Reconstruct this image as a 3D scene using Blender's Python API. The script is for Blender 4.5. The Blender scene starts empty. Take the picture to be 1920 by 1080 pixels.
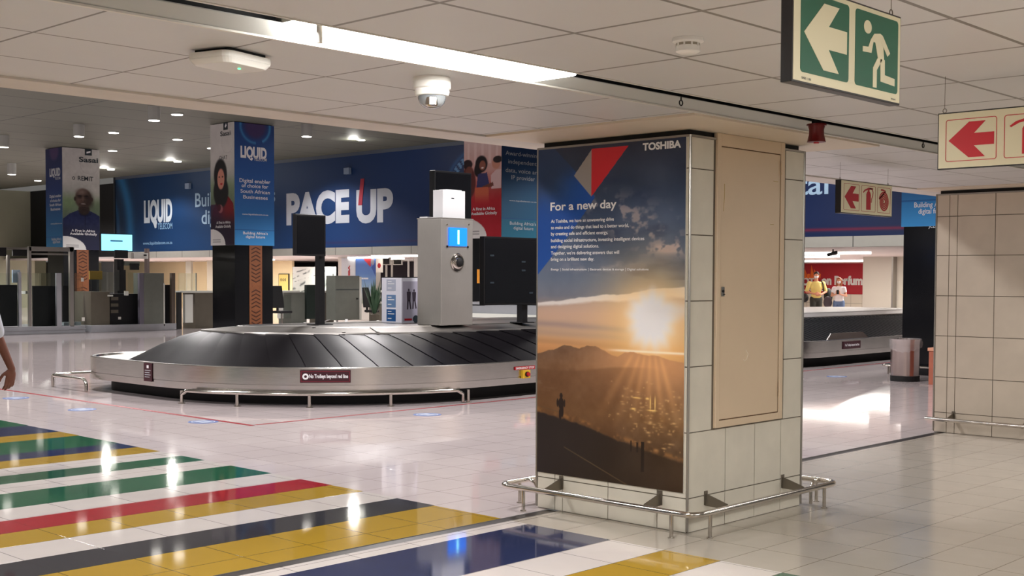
import bpy, bmesh, math, random
import numpy as np
from mathutils import Vector, Matrix
random.seed(7)
PI = math.pi
COL = bpy.context.scene.collection
SC = bpy.context.scene

# ------------------------------------------------------------------ camera
FPX, CYP = 2317.13, 602.18
YAW, PITCH, ROLL = -0.758347, -0.0346808, -0.00430629
EYE = np.array([0.0, 0.0, 1.6])
def cam_axes():
    f = np.array([math.sin(YAW)*math.cos(PITCH), math.cos(YAW)*math.cos(PITCH), math.sin(PITCH)])
    r = np.array([math.cos(YAW), -math.sin(YAW), 0.0]); d = np.cross(f, r)
    c, s = math.cos(ROLL), math.sin(ROLL)
    return c*r+s*d, -s*r+c*d, f
AR, AD, AF = cam_axes()
def P(px, py, ax, v):
    """survey helper: where the sight line through a measured photo point meets the real plane axis=v"""
    d = AR*(px-960)/FPX + AD*(py-CYP)/FPX + AF
    t = (v-EYE[ax])/d[ax]
    return EYE + t*d
cam = bpy.data.cameras.new('camera'); co = bpy.data.objects.new('camera', cam); COL.objects.link(co)
M = Matrix(((AR[0], -AD[0], -AF[0], 0), (AR[1], -AD[1], -AF[1], 0), (AR[2], -AD[2], -AF[2], 1.6), (0, 0, 0, 1)))
co.matrix_world = M
cam.sensor_width = 36; cam.lens = FPX*36/1920; cam.shift_y = (CYP-540)/1920; cam.clip_end = 300; cam.clip_start = .05
SC.camera = co

# ------------------------------------------------------------------ materials
def lin(c):
    out = []
    for v in c[:3]:
        v = v/255.0
        out.append(v/12.92 if v <= .04045 else ((v+.055)/1.055)**2.4)
    return (*out, 1.0)
MATS = {}
def mat(name, col=(128,128,128), rough=.5, metal=0, emit=None, es=0, trans=0, alpha=1, ior=1.45, noise=None, spec=.5, coat=0, bump=0, bscale=40):
    if name in MATS: return MATS[name]
    m = bpy.data.materials.new(name); m.use_nodes = True
    nt = m.node_tree; b = nt.nodes['Principled BSDF']
    b.inputs['Base Color'].default_value = lin(col)
    b.inputs['Roughness'].default_value = rough; b.inputs['Metallic'].default_value = metal
    b.inputs['IOR'].default_value = ior; b.inputs['Specular IOR Level'].default_value = spec
    b.inputs['Coat Weight'].default_value = coat; b.inputs['Coat Roughness'].default_value = .08
    b.inputs['Transmission Weight'].default_value = trans; b.inputs['Alpha'].default_value = alpha
    if emit: b.inputs['Emission Color'].default_value = lin(emit); b.inputs['Emission Strength'].default_value = es
    if noise or bump:
        tc = nt.nodes.new('ShaderNodeTexCoord'); no = nt.nodes.new('ShaderNodeTexNoise')
        no.inputs['Scale'].default_value = noise[1] if noise else bscale; no.inputs['Detail'].default_value = 4
        nt.links.new(tc.outputs['Object'], no.inputs['Vector'])
        if noise:
            rp = nt.nodes.new('ShaderNodeMapRange'); rp.inputs['To Min'].default_value = 1-noise[0]; rp.inputs['To Max'].default_value = 1+noise[0]*.6
            rp.inputs['From Min'].default_value = .3; rp.inputs['From Max'].default_value = .7
            nt.links.new(no.outputs['Fac'], rp.inputs['Value'])
            mx = nt.nodes.new('ShaderNodeVectorMath'); mx.operation = 'SCALE'
            mx.inputs[0].default_value = lin(col)[:3]; nt.links.new(rp.outputs['Result'], mx.inputs['Scale'])
            nt.links.new(mx.outputs[0], b.inputs['Base Color'])
        if bump:
            bp = nt.nodes.new('ShaderNodeBump'); bp.inputs['Strength'].default_value = bump; bp.inputs['Distance'].default_value = .01
            nt.links.new(no.outputs['Fac'], bp.inputs['Height']); nt.links.new(bp.outputs['Normal'], b.inputs['Normal'])
    MATS[name] = m
    return m

def N(nt, t, **kw):
    n = nt.nodes.new(t)
    for k, v in kw.items(): setattr(n, k, v)
    return n
def math_(nt, op, a, b=None, c=None):
    n = nt.nodes.new('ShaderNodeMath'); n.operation = op
    for i, v in enumerate((a, b, c)):
        if v is None: continue
        if isinstance(v, (int, float)): n.inputs[i].default_value = v
        else: nt.links.new(v, n.inputs[i])
    return n.outputs[0]
def grid_mat(name, col, grout, lines, rough=.3, w=.004, vary=.05, nscale=6, coat=0, bump=.3, spec=.5, metal=0, rough_n=0):
    """tiled surface: lines = list of (axis 0/1/2, pitch, offset) in world coordinates; several pairs give a grid"""
    m = bpy.data.materials.new(name); m.use_nodes = True; nt = m.node_tree; b = nt.nodes['Principled BSDF']
    geo = nt.nodes.new('ShaderNodeNewGeometry'); sp = nt.nodes.new('ShaderNodeSeparateXYZ')
    nt.links.new(geo.outputs['Position'], sp.inputs[0])
    mask = None; cells = []
    for ax, pitch, off in lines:
        x = sp.outputs[ax]
        t = math_(nt, 'DIVIDE', math_(nt, 'SUBTRACT', x, off), pitch)
        fr = math_(nt, 'FRACT', math_(nt, 'ADD', t, 1000.5))
        d = math_(nt, 'MULTIPLY', math_(nt, 'ABSOLUTE', math_(nt, 'SUBTRACT', fr, .5)), pitch)
        g = math_(nt, 'LESS_THAN', d, w/2)
        mask = g if mask is None else math_(nt, 'MAXIMUM', mask, g)
        cells.append(math_(nt, 'FLOOR', math_(nt, 'ADD', t, 1000.0)))
    cv = nt.nodes.new('ShaderNodeCombineXYZ')
    for i, c in enumerate(cells[:3]): nt.links.new(c, cv.inputs[i])
    wn = nt.nodes.new('ShaderNodeTexWhiteNoise'); nt.links.new(cv.outputs[0], wn.inputs[0])
    no = nt.nodes.new('ShaderNodeTexNoise'); no.inputs['Scale'].default_value = nscale; no.inputs['Detail'].default_value = 5
    nt.links.new(geo.outputs['Position'], no.inputs['Vector'])
    k = math_(nt, 'ADD', math_(nt, 'MULTIPLY', math_(nt, 'SUBTRACT', wn.outputs['Value'], .5), vary*.5), math_(nt, 'MULTIPLY', math_(nt, 'SUBTRACT', no.outputs['Fac'], .5), vary*1.6))
    k = math_(nt, 'ADD', k, 1.0)
    vm = nt.nodes.new('ShaderNodeVectorMath'); vm.operation = 'SCALE'; vm.inputs[0].default_value = lin(col)[:3]; nt.links.new(k, vm.inputs['Scale'])
    mx = nt.nodes.new('ShaderNodeMix'); mx.data_type = 'RGBA'
    nt.links.new(mask, mx.inputs[0]); nt.links.new(vm.outputs[0], mx.inputs[6]); mx.inputs[7].default_value = lin(grout)
    nt.links.new(mx.outputs[2], b.inputs['Base Color'])
    b.inputs['Roughness'].default_value = rough; b.inputs['Coat Weight'].default_value = coat; b.inputs['Coat Roughness'].default_value = .05
    b.inputs['Specular IOR Level'].default_value = spec; b.inputs['Metallic'].default_value = metal
    if rough_n:
        rr = math_(nt, 'ADD', rough-rough_n*.5, math_(nt, 'MULTIPLY', no.outputs['Fac'], rough_n)); nt.links.new(rr, b.inputs['Roughness'])
    if bump:
        bp = nt.nodes.new('ShaderNodeBump'); bp.inputs['Strength'].default_value = bump; bp.inputs['Distance'].default_value = .002; bp.invert = True
        nt.links.new(mask, bp.inputs['Height']); nt.links.new(bp.outputs['Normal'], b.inputs['Normal'])
    MATS[name] = m
    return m
def attr_mat(name, rough=.35, spec=.4):
    if name in MATS: return MATS[name]
    m = bpy.data.materials.new(name); m.use_nodes = True; nt = m.node_tree; b = nt.nodes['Principled BSDF']
    a = nt.nodes.new('ShaderNodeAttribute'); a.attribute_name = 'Print'
    nt.links.new(a.outputs['Color'], b.inputs['Base Color']); b.inputs['Roughness'].default_value = rough; b.inputs['Specular IOR Level'].default_value = spec
    MATS[name] = m
    return m
def steel_mat(name, col, rough=.28, axis_stretch=(1, 1, 60), amt=.12, metal=1):
    m = bpy.data.materials.new(name); m.use_nodes = True; nt = m.node_tree; b = nt.nodes['Principled BSDF']
    geo = nt.nodes.new('ShaderNodeNewGeometry'); mp = nt.nodes.new('ShaderNodeMapping'); mp.inputs['Scale'].default_value = axis_stretch
    no = nt.nodes.new('ShaderNodeTexNoise'); no.inputs['Scale'].default_value = 6; no.inputs['Detail'].default_value = 6
    nt.links.new(geo.outputs['Position'], mp.inputs[0]); nt.links.new(mp.outputs[0], no.inputs['Vector'])
    n2 = nt.nodes.new('ShaderNodeTexNoise'); n2.inputs['Scale'].default_value = 1.7; n2.inputs['Detail'].default_value = 3
    nt.links.new(geo.outputs['Position'], n2.inputs['Vector'])
    k = math_(nt, 'ADD', 1-amt, math_(nt, 'MULTIPLY', no.outputs['Fac'], amt*1.6))
    k = math_(nt, 'MULTIPLY', k, math_(nt, 'ADD', .85, math_(nt, 'MULTIPLY', n2.outputs['Fac'], .3)))
    vm = nt.nodes.new('ShaderNodeVectorMath'); vm.operation = 'SCALE'; vm.inputs[0].default_value = lin(col)[:3]; nt.links.new(k, vm.inputs['Scale'])
    nt.links.new(vm.outputs[0], b.inputs['Base Color'])
    r = math_(nt, 'ADD', rough-.06, math_(nt, 'MULTIPLY', no.outputs['Fac'], .14)); nt.links.new(r, b.inputs['Roughness'])
    b.inputs['Metallic'].default_value = metal
    MATS[name] = m
    return m

m_steel = steel_mat('brushed_steel', (206,202,197), rough=.22, axis_stretch=(1,1,40), amt=.07)
m_steel_v = steel_mat('brushed_steel_upright', (196,192,186), rough=.36, axis_stretch=(50,50,1), metal=.72)
m_steel_deck = steel_mat('worn_steel_deck', (176,172,168), rough=.34, axis_stretch=(30,1,1))
m_chrome = mat('polished_tube_steel', (200,194,186), .16, 1)
m_darksteel = mat('dull_bracket_steel', (120,112,100), .45, .7)
m_black = mat('black_plastic', (20,20,23), .35)
m_gblack = mat('gloss_black_cladding', (16,17,21), .16, spec=.5)
m_mblack = mat('matt_black', (14,14,16), .7)
m_white = mat('white_paint', (225,222,214), .5)
m_plastic = mat('white_plastic', (232,230,226), .3)
m_cream = mat('cream_enamel', (208,187,160), .45, noise=(.03, 3))
m_alu = mat('aluminium_trim', (170,166,160), .3, .9)
m_ink_w = mat('white_print', (235,235,238), .5)
m_ink_g = mat('pale_grey_print', (176,180,186), .5)
m_red = mat('red_print', (178,24,36), .45)
m_dgrey = mat('dark_grey_print', (40,50,58), .5)
m_paper = mat('paper_white', (222,222,224), .6)
m_orange = mat('orange_timber', (142,86,52), .5, noise=(.15, 12))
m_brownline = mat('dark_chevron', (70,36,18), .6)
m_glass = mat('clear_glass', (215,232,226), .03, trans=1, ior=1.02, alpha=.42, spec=.6)
m_skin = mat('brown_skin', (118,72,56), .55)
m_skin2 = mat('light_skin', (205,150,120), .55)

# ------------------------------------------------------------------ mesh builder
class MB:
    def __init__(s): s.v = []; s.f = []; s.m = []
    def add(s, vs, fs, mi=0):
        o = len(s.v); s.v += [tuple(map(float, v)) for v in vs]; s.f += [tuple(i+o for i in f) for f in fs]; s.m += [mi]*len(fs); return s
    def box(s, x0, x1, y0, y1, z0, z1, mi=0):
        if x0 > x1: x0, x1 = x1, x0
        if y0 > y1: y0, y1 = y1, y0
        if z0 > z1: z0, z1 = z1, z0
        vs = [(x0,y0,z0),(x1,y0,z0),(x1,y1,z0),(x0,y1,z0),(x0,y0,z1),(x1,y0,z1),(x1,y1,z1),(x0,y1,z1)]
        return s.add(vs, [(0,3,2,1),(4,5,6,7),(0,1,5,4),(1,2,6,5),(2,3,7,6),(3,0,4,7)], mi)
    def obox(s, c, sx, sy, sz, rz, mi=0):
        """box of size sx,sy,sz with its base centre at c turned by rz"""
        vs = []
        for z in (0, sz):
            for x, y in ((-sx/2,-sy/2),(sx/2,-sy/2),(sx/2,sy/2),(-sx/2,sy/2)):
                vs.append((c[0]+x*math.cos(rz)-y*math.sin(rz), c[1]+x*math.sin(rz)+y*math.cos(rz), c[2]+z))
        return s.add(vs, [(0,3,2,1),(4,5,6,7),(0,1,5,4),(1,2,6,5),(2,3,7,6),(3,0,4,7)], mi)
    def tube(s, path, r, n=12, mi=0, cap=True):
        path = [Vector(p) for p in path]; rings = []
        up = None
        for i, p in enumerate(path):
            a = path[max(i-1, 0)]; b = path[min(i+1, len(path)-1)]; t = (b-a).normalized()
            if up is None:
                up = Vector((0,0,1)) if abs(t.z) < .9 else Vector((1,0,0))
            u = (up - t*up.dot(t)).normalized(); w = t.cross(u); up = u
            rr = r[i] if isinstance(r, (list, tuple)) else r
            rings.append([p + u*rr*math.cos(2*PI*k/n) + w*rr*math.sin(2*PI*k/n) for k in range(n)])
        vs = [q for g in rings for q in g]; fs = []
        for i in range(len(path)-1):
            for k in range(n):
                k2 = (k+1) % n
                fs.append((i*n+k, i*n+k2, (i+1)*n+k2, (i+1)*n+k))
        if cap: fs.append(tuple(range(n))[::-1]); fs.append(tuple((len(path)-1)*n+k for k in range(n)))
        return s.add(vs, fs, mi)
    def lathe(s, prof, c, n=24, mi=0, axis='z'):
        vs = []; fs = []
        for r, h in prof:
            for k in range(n):
                a = 2*PI*k/n
                if axis == 'z': vs.append((c[0]+r*math.cos(a), c[1]+r*math.sin(a), c[2]+h))
                elif axis == 'x': vs.append((c[0]+h, c[1]+r*math.cos(a), c[2]+r*math.sin(a)))
                else: vs.append((c[0]+r*math.cos(a), c[1]+h, c[2]+r*math.sin(a)))
        for i in range(len(prof)-1):
            for k in range(n):
                k2 = (k+1) % n; fs.append((i*n+k, i*n+k2, (i+1)*n+k2, (i+1)*n+k))
        fs.append(tuple(range(n))[::-1]); fs.append(tuple((len(prof)-1)*n+k for k in range(n)))
        return s.add(vs, fs, mi)
    def poly(s, pts, mi=0): return s.add(pts, [tuple(range(len(pts)))], mi)
    def slab(s, pts, off, mi=0):
        """closed prism: pts polygon pushed by vector off"""
        n = len(pts); a = [tuple(p) for p in pts]; b = [tuple(p[i]+off[i] for i in range(3)) for p in pts]
        fs = [tuple(range(n)), tuple(range(2*n-1, n-1, -1))] + [(i, (i+1) % n, n+(i+1) % n, n+i) for i in range(n)]
        return s.add(a+b, fs, mi)
    def build(s, name, mats, parent=None, smooth=False, bevel=0, fix=True):
        me = bpy.data.meshes.new(name); me.from_pydata(s.v, [], s.f)
        for m in (mats if isinstance(mats, (list, tuple)) else [mats]): me.materials.append(m)
        for p, mi in zip(me.polygons, s.m): p.material_index = mi
        if fix:
            bm = bmesh.new(); bm.from_mesh(me); bmesh.ops.recalc_face_normals(bm, faces=bm.faces); bm.to_mesh(me); bm.free()
        if smooth:
            me.polygons.foreach_set('use_smooth', [True]*len(me.polygons))
        o = bpy.data.objects.new(name, me); COL.objects.link(o)
        if parent is not None:
            o.parent = parent; o.matrix_parent_inverse = world(parent).inverted()
        if bevel:
            b = o.modifiers.new('bevel', 'BEVEL'); b.width = bevel; b.segments = 2; b.limit_method = 'ANGLE'
        elif smooth:
            md = o.modifiers.new('split', 'EDGE_SPLIT'); md.split_angle = math.radians(40)
        return o
def world(o):
    m = Matrix.LocRotScale(o.location, o.rotation_euler, o.scale)
    if o.parent is not None: return world(o.parent) @ o.matrix_parent_inverse @ m
    return m
def thing(name, label, cat, loc=(0,0,0), group=None):
    o = bpy.data.objects.new(name, None); COL.objects.link(o); o.location = loc; o.empty_display_size = .1
    o['label'] = label; o['category'] = cat
    if group: o['group'] = group
    return o
def tag(o, label, cat, group=None):
    o['label'] = label; o['category'] = cat
    if group: o['group'] = group
    return o
def struct(o): o['kind'] = 'structure'; return o
def copy_tree(o, delta, label=None, group=None, parent=None):
    c = o.copy(); COL.objects.link(c)
    if parent is None:
        c.location = Vector(o.location)+Vector(delta)
        if label: c['label'] = label
        if group: c['group'] = group
    else: c.parent = parent
    for ch in list(o.children): copy_tree(ch, None, parent=c)
    return c

# lettering ------------------------------------------------------
FONT_CACHE = {}
def glyphs(s, bold):
    key = (s, bold)
    if key in FONT_CACHE: return FONT_CACHE[key]
    cu = bpy.data.curves.new('t', 'FONT'); cu.body = s; cu.size = 1; cu.offset = bold; cu.resolution_u = 4
    ob = bpy.data.objects.new('t', cu); COL.objects.link(ob)
    dg = bpy.context.evaluated_depsgraph_get(); ev = ob.evaluated_get(dg); me = bpy.data.meshes.new_from_object(ev)
    v = [tuple(x.co) for x in me.vertices]; f = [tuple(p.vertices) for p in me.polygons]
    bpy.data.objects.remove(ob); bpy.data.meshes.remove(me); bpy.data.curves.remove(cu)
    FONT_CACHE[key] = (v, f); return v, f
def text(mb, s, org, xd, up, h, width=None, align='l', bold=.01, mi=0, slant=0, thick=0):
    """adds the string s to mb; h = height of a capital letter"""
    v, f = glyphs(s, bold)
    if not v: return
    xs = [p[0] for p in v]; x0, x1 = min(xs), max(xs); sy = h/.70
    sx = width/(x1-x0) if width else sy
    W = (x1-x0)*sx; ox = {'l': 0, 'c': -W/2, 'r': -W}[align]
    org, xd, up = Vector(org), Vector(xd), Vector(up)
    pts = [org + xd*((p[0]-x0)*sx+ox+slant*p[1]*sy) + up*(p[1]*sy) for p in v]
    mb.add(pts, f, mi)

# printed pictures: a fine grid whose ink colour is stored per vertex --------------------------------
def picture(name, fn, org, xd, up, w, h, nx, ny, parent, depth=None, material=None):
    """fn(u,v) -> (ny,nx,3) sRGB 0..255, v downwards; org = top-left corner"""
    u, v = np.meshgrid(np.linspace(0, 1, nx), np.linspace(0, 1, ny))
    img = np.clip(fn(u, v)/255.0, 0, 1)
    L = np.where(img <= .04045, img/12.92, ((img+.055)/1.055)**2.4)
    org, xd, up = np.array(org), np.array(xd, float), np.array(up, float)
    pts = org + u[..., None]*w*xd - v[..., None]*h*up
    idx = np.arange(nx*ny).reshape(ny, nx)
    quads = np.stack([idx[1:, :-1], idx[1:, 1:], idx[:-1, 1:], idx[:-1, :-1]], -1).reshape(-1, 4)
    me = bpy.data.meshes.new(name)
    me.vertices.add(nx*ny); me.vertices.foreach_set('co', pts.reshape(-1).astype(np.float32))
    nq = len(quads); me.loops.add(nq*4); me.polygons.add(nq)
    me.loops.foreach_set('vertex_index', quads.reshape(-1).astype(np.int32))
    me.polygons.foreach_set('loop_start', (np.arange(nq)*4).astype(np.int32))
    me.update(calc_edges=True)
    at = me.color_attributes.new('Print', 'FLOAT_COLOR', 'POINT')
    rgba = np.ones((nx*ny, 4), np.float32); rgba[:, :3] = L.reshape(-1, 3)
    at.data.foreach_set('color', rgba.reshape(-1))
    me.materials.append(material or attr_mat('printed_vinyl'))
    o = bpy.data.objects.new(name, me); COL.objects.link(o)
    if parent is not None: o.parent = parent; o.matrix_parent_inverse = world(parent).inverted()
    return o
def vnoise(u, v, sx, sy, seed=0, octv=4):
    rng = np.random.RandomState(seed); out = np.zeros_like(u); amp = 1; tot = 0
    for o in range(octv):
        gx, gy = int(sx*2**o)+2, int(sy*2**o)+2
        g = rng.rand(gy+1, gx+1); x = u*(gx-1); y = v*(gy-1)
        xi = np.floor(x).astype(int); yi = np.floor(y).astype(int); fx = x-xi; fy = y-yi
        fx = fx*fx*(3-2*fx); fy = fy*fy*(3-2*fy)
        xi = np.clip(xi, 0, gx-1); yi = np.clip(yi, 0, gy-1)
        out += amp*((g[yi, xi]*(1-fx)+g[yi, xi+1]*fx)*(1-fy)+(g[yi+1, xi]*(1-fx)+g[yi+1, xi+1]*fx)*fy)
        tot += amp; amp *= .5
    return out/tot
def grad(t, stops):
    ks = [s[0] for s in stops]
    return np.stack([np.interp(t, ks, [s[1][i] for s in stops]) for i in range(3)], -1)
def mixc(img, col, a):
    return img*(1-a[..., None]) + np.array(col, float)*a[..., None]
def sm(x, a, b):
    t = np.clip((x-a)/(b-a), 0, 1); return t*t*(3-2*t)
def inpoly(u, v, pts):
    r = np.zeros(u.shape, bool); n = len(pts)
    for i in range(n):
        x1, y1 = pts[i]; x2, y2 = pts[(i+1) % n]
        c = ((y1 > v) != (y2 > v)) & (u < (x2-x1)*(v-y1)/((y2-y1) if y2 != y1 else 1e-9)+x1)
        r ^= c
    return r.astype(float)
def ell(u, v, cx, cy, rx, ry, soft=.12):
    d = np.sqrt(((u-cx)/rx)**2+((v-cy)/ry)**2); return 1-sm(d, 1-soft, 1+soft)

def proj(p):
    d = np.array(p, float)-EYE
    return 960+FPX*(d@AR)/(d@AF), CYP+FPX*(d@AD)/(d@AF)
ZC = 2.55      # suspended ceiling
ZH = 5.95      # hall ceiling
XE = -6.1      # edge of the suspended ceiling
YW = 27.5      # banner wall

# =================================================================== FLOOR
LX, LY = (0, .4, -5.94), (1, .455, 5.86)
LXR = (0, .4, -3.93)
fk = dict(rough=.06, w=.006, coat=0, vary=.06, bump=.15, spec=.6, rough_n=.03)
STR = {}
for nm, c in (('white', (216,208,204)), ('yellow', (176,142,50)), ('green', (36,96,70)), ('navy', (48,55,88)), ('charcoal', (58,58,64)), ('red', (166,38,50))):
    g = tuple(int(v*.62) for v in c)
    STR[nm] = grid_mat('floor_tile_'+nm, c, g, [LX, LY], **fk)
    STR[nm+'R'] = grid_mat('floor_tile_near_'+nm, c, g, [LXR, LY], **fk)
t_hall = grid_mat('floor_tile_hall', (212,200,200), (150,138,138), [LX, LY], **fk)
t_near = grid_mat('floor_tile_concourse', (178,170,159), (120,108,95), [LXR, LY], **dict(fk, rough=.15, spec=.45))
fm = MB(); mats = [t_hall, t_near]; 
def mslot(m):
    if m not in mats: mats.append(m)
    return mats.index(m)
def fq(x0, x1, y0, y1, m): fm.poly([(x0,y0,0),(x1,y0,0),(x1,y1,0),(x0,y1,0)], mslot(m))
left = [(-6.34,-5.68,'yellow'),(-6.74,-6.34,'charcoal'),(-7.14,-6.74,'white'),(-7.53,-7.14,'yellow'),(-7.925,-7.53,'red'),(-8.33,-7.925,'white'),
        (-8.92,-8.33,'green'),(-9.34,-8.92,'white'),(-9.72,-9.34,'green'),(-10.1,-9.72,'white'),(-10.5,-10.1,'yellow'),(-10.88,-10.5,'navy'),
        (-11.68,-10.88,'green'),(-12.12,-11.68,'yellow'),(-12.86,-12.12,'navy'),(-13.7,-12.86,'green'),(-14.1,-13.7,'white'),(-14.9,-14.1,'yellow'),(-15.7,-14.9,'red'),(-16.5,-15.7,'white'),(-17.3,-16.5,'navy')]
for a, b, c in left:
    ye = 5.90+(-5.7-b)*.018
    fq(a, b, -6, ye, STR[c]); fq(a, b, ye, 70, t_hall)
fq(-75, -17.3, -6, 70, t_hall)
right = [(-5.425,-5.58,'white'),(-4.735,-5.425,'navy'),(-4.33,-4.735,'white'),(-3.93,-4.33,'yellow'),(-3.53,-3.93,'white'),(-2.7,-3.53,'green'),(-2.3,-2.7,'red'),(-1.5,-2.3,'white')]
for b, a, c in right: fq(a, b, -6, 5.885, STR[c+'R']); fq(a, b, 5.885, 70, t_near)
fq(-1.5, 8, -6, 70, t_near)
struct(fm.build('floor', mats, fix=False))
j = MB().box(-5.68, -5.58, -6, 6.37, -.02, -.004).box(-5.68, -5.58, 7.75, 12.5, -.02, -.004).box(-5.68,-5.58,12.5,70,-.02,-.004)
struct(j.build('trim_1', mat('movement_joint', (46,38,34), .35, noise=(.3, 9))))

def tape(pts, w, name, label, cat, m, z=.002):
    mb = MB()
    for (a, b) in zip(pts[:-1], pts[1:]):
        a, b = Vector(a), Vector(b); t = (b-a).normalized(); n = Vector((-t.y, t.x, 0))*w/2
        a2, b2 = a-t*w/2, b+t*w/2
        mb.slab([a2-n, b2-n, b2+n, a2+n], (0,0,z))
    return tag(mb.build(name, m), label, cat)
m_tape = mat('red_floor_tape', (150,26,40), .35)
tape([(-24,7.66,0),(-11.19,7.72,0)], .055, 'floor_tape', 'long red line on the white floor left of the near carousel', 'floor line', m_tape)
tape([(-11.19,7.80,0),(-11.17,17.3,0)], .04, 'floor_tape', 'thin red line on the floor along the right side of the near carousel', 'floor line', m_tape)
tape([(-11.13,17.9,0),(-11.13,27,0)], .04, 'floor_tape', 'thin dark red line on the floor beside the far carousel', 'floor line', m_tape)
m_dot = mat('blue_floor_vinyl', (96,120,178), .3, noise=(.25, 8)); m_dotw = mat('floor_vinyl_print', (190,198,216), .4)
def dot(px, py, r, label):
    c = P(px, py, 2, 0)
    t = thing('floor_sticker', label, 'floor sticker', (c[0], c[1], 0), 'round blue distancing stickers on the floor')
    MB().lathe([(r,0),(r,.002)], (c[0],c[1],0), 32).build('disc', m_dot, t)
    mb = MB(); n = 28
    for k in range(n):
        a, b = 2*PI*k/n, 2*PI*(k+1)/n
        mb.poly([(c[0]+r*.80*math.cos(a), c[1]+r*.80*math.sin(a), .003), (c[0]+r*.80*math.cos(b), c[1]+r*.80*math.sin(b), .003), (c[0]+r*.70*math.cos(b), c[1]+r*.70*math.sin(b), .003), (c[0]+r*.70*math.cos(a), c[1]+r*.70*math.sin(a), .003)])
    for s in (-1, 1): mb.poly([(c[0]+s*.05-.035, c[1]-.07,.003),(c[0]+s*.05+.035, c[1]-.07,.003),(c[0]+s*.05+.035, c[1]+.07,.003),(c[0]+s*.05-.035, c[1]+.07,.003)])
    mb.build('printed_ring', m_dotw, t, fix=False)
dot(801, 777.5, .165, 'round blue floor sticker in front of the emergency stop end of the near carousel')
dot(381, 791, .165, 'round blue floor sticker touching the red floor line near its corner')
dot(154, 768, .165, 'round blue floor sticker left of the one that touches the red line')
dot(30, 746.5, .165, 'faint round blue floor sticker below the hanging hand at the left edge')
dot(1569, 706, .165, 'round blue floor sticker beside the far carousel, seen past the right side of the pillar')

# =================================================================== NEAR CEILING
c_mat = grid_mat('ceiling_panel', (202,201,202), (112,106,102), [(0, .595, -4.10), (1, .715, 2.95)], rough=.42, w=.013, vary=.05, nscale=2.2, bump=.35, spec=.35)
c_matR = grid_mat('ceiling_panel_right', (202,200,199), (122,116,110), [(0, .595, -3.74), (1, .715, 2.95)], rough=.42, w=.020, vary=.05, nscale=2.2, bump=.35, spec=.35)
mb = MB().box(-5.80, -4.10, -8, 40, ZC, ZC+.03)
struct(mb.build('ceiling', c_mat))
struct(MB().box(-3.74, 8, -8, 40, ZC, ZC+.03).build('ceiling_right', c_matR))
m_fascia = mat('ceiling_edge_plaster', (204,197,190), .55, noise=(.05, 4))
struct(MB().box(-6.1, -5.80, -8, 40, ZC-.012, ZC+.03).build('trim_2', m_fascia))
struct(MB().box(-6.1, -6.04, -8, 40, ZC+.03, ZH).build('wall_bulkhead', mat('bulkhead_grey', (120,118,114), .6)))
# panels that sag: dark shadow lines where two panels do not meet
m_gap = mat('ceiling_gap', (40,35,32), .8)
# recess with the light line
rec = MB()
rec.box(-4.10, -3.74, -8, 40, ZC+.16, ZC+.19); rec.box(-4.13, -4.10, -8, 40, ZC+.03, ZC+.19); rec.box(-3.74, -3.71, -8, 40, ZC+.03, ZC+.19)
struct(rec.build('trim_3', mat('recess_black', (22,22,26), .6)))
rf = MB()
rf.slab([(-4.098,-8,ZC+.003),(-4.03,-8,ZC+.048),(-4.03,40,ZC+.048),(-4.098,40,ZC+.003)], (0,0,.004))
struct(rf.build('trim_4', mat('trough_reflector', (176,176,174), .4)))
fl = MB().box(-4.112, -4.092, -8, 40, ZC-.004, ZC+.004).box(-3.745, -3.732, -8, 40, ZC-.004, ZC+.002)
struct(fl.build('trim_5', mat('trough_flange', (216,212,204), .4)))
m_lamp = mat('fluorescent_diffuser', (255,255,255), .4, emit=(255,252,244), es=26)
t = thing('ceiling_light', 'long glowing white strip light set in the black ceiling slot', 'light', (-3.92, 3.6, ZC))
MB().box(-4.06, -3.775, 2.95, 4.42, ZC-.005, ZC+.05).build('diffuser', m_lamp, t, bevel=.01)
MB().box(-4.07, -3.765, 2.93, 4.44, ZC+.05, ZC+.1).build('housing', m_white, t)
MB().tube([(-3.79,2.93,ZC+.01),(-3.79,2.93,ZC-.06)], .012).build('clip', m_white, t, smooth=True)

# plaster infill round each column top
for k, (y0, y1) in enumerate(((5.86, 8.1), (12.22, 14.2))):
    struct(MB().box(-5.80, -4.125, y0, y1, ZC-.014, ZC).build('trim_%d' % (6+k), mat('ceiling_infill_cream', (212,198,180), .5, noise=(.03, 3))))

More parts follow.
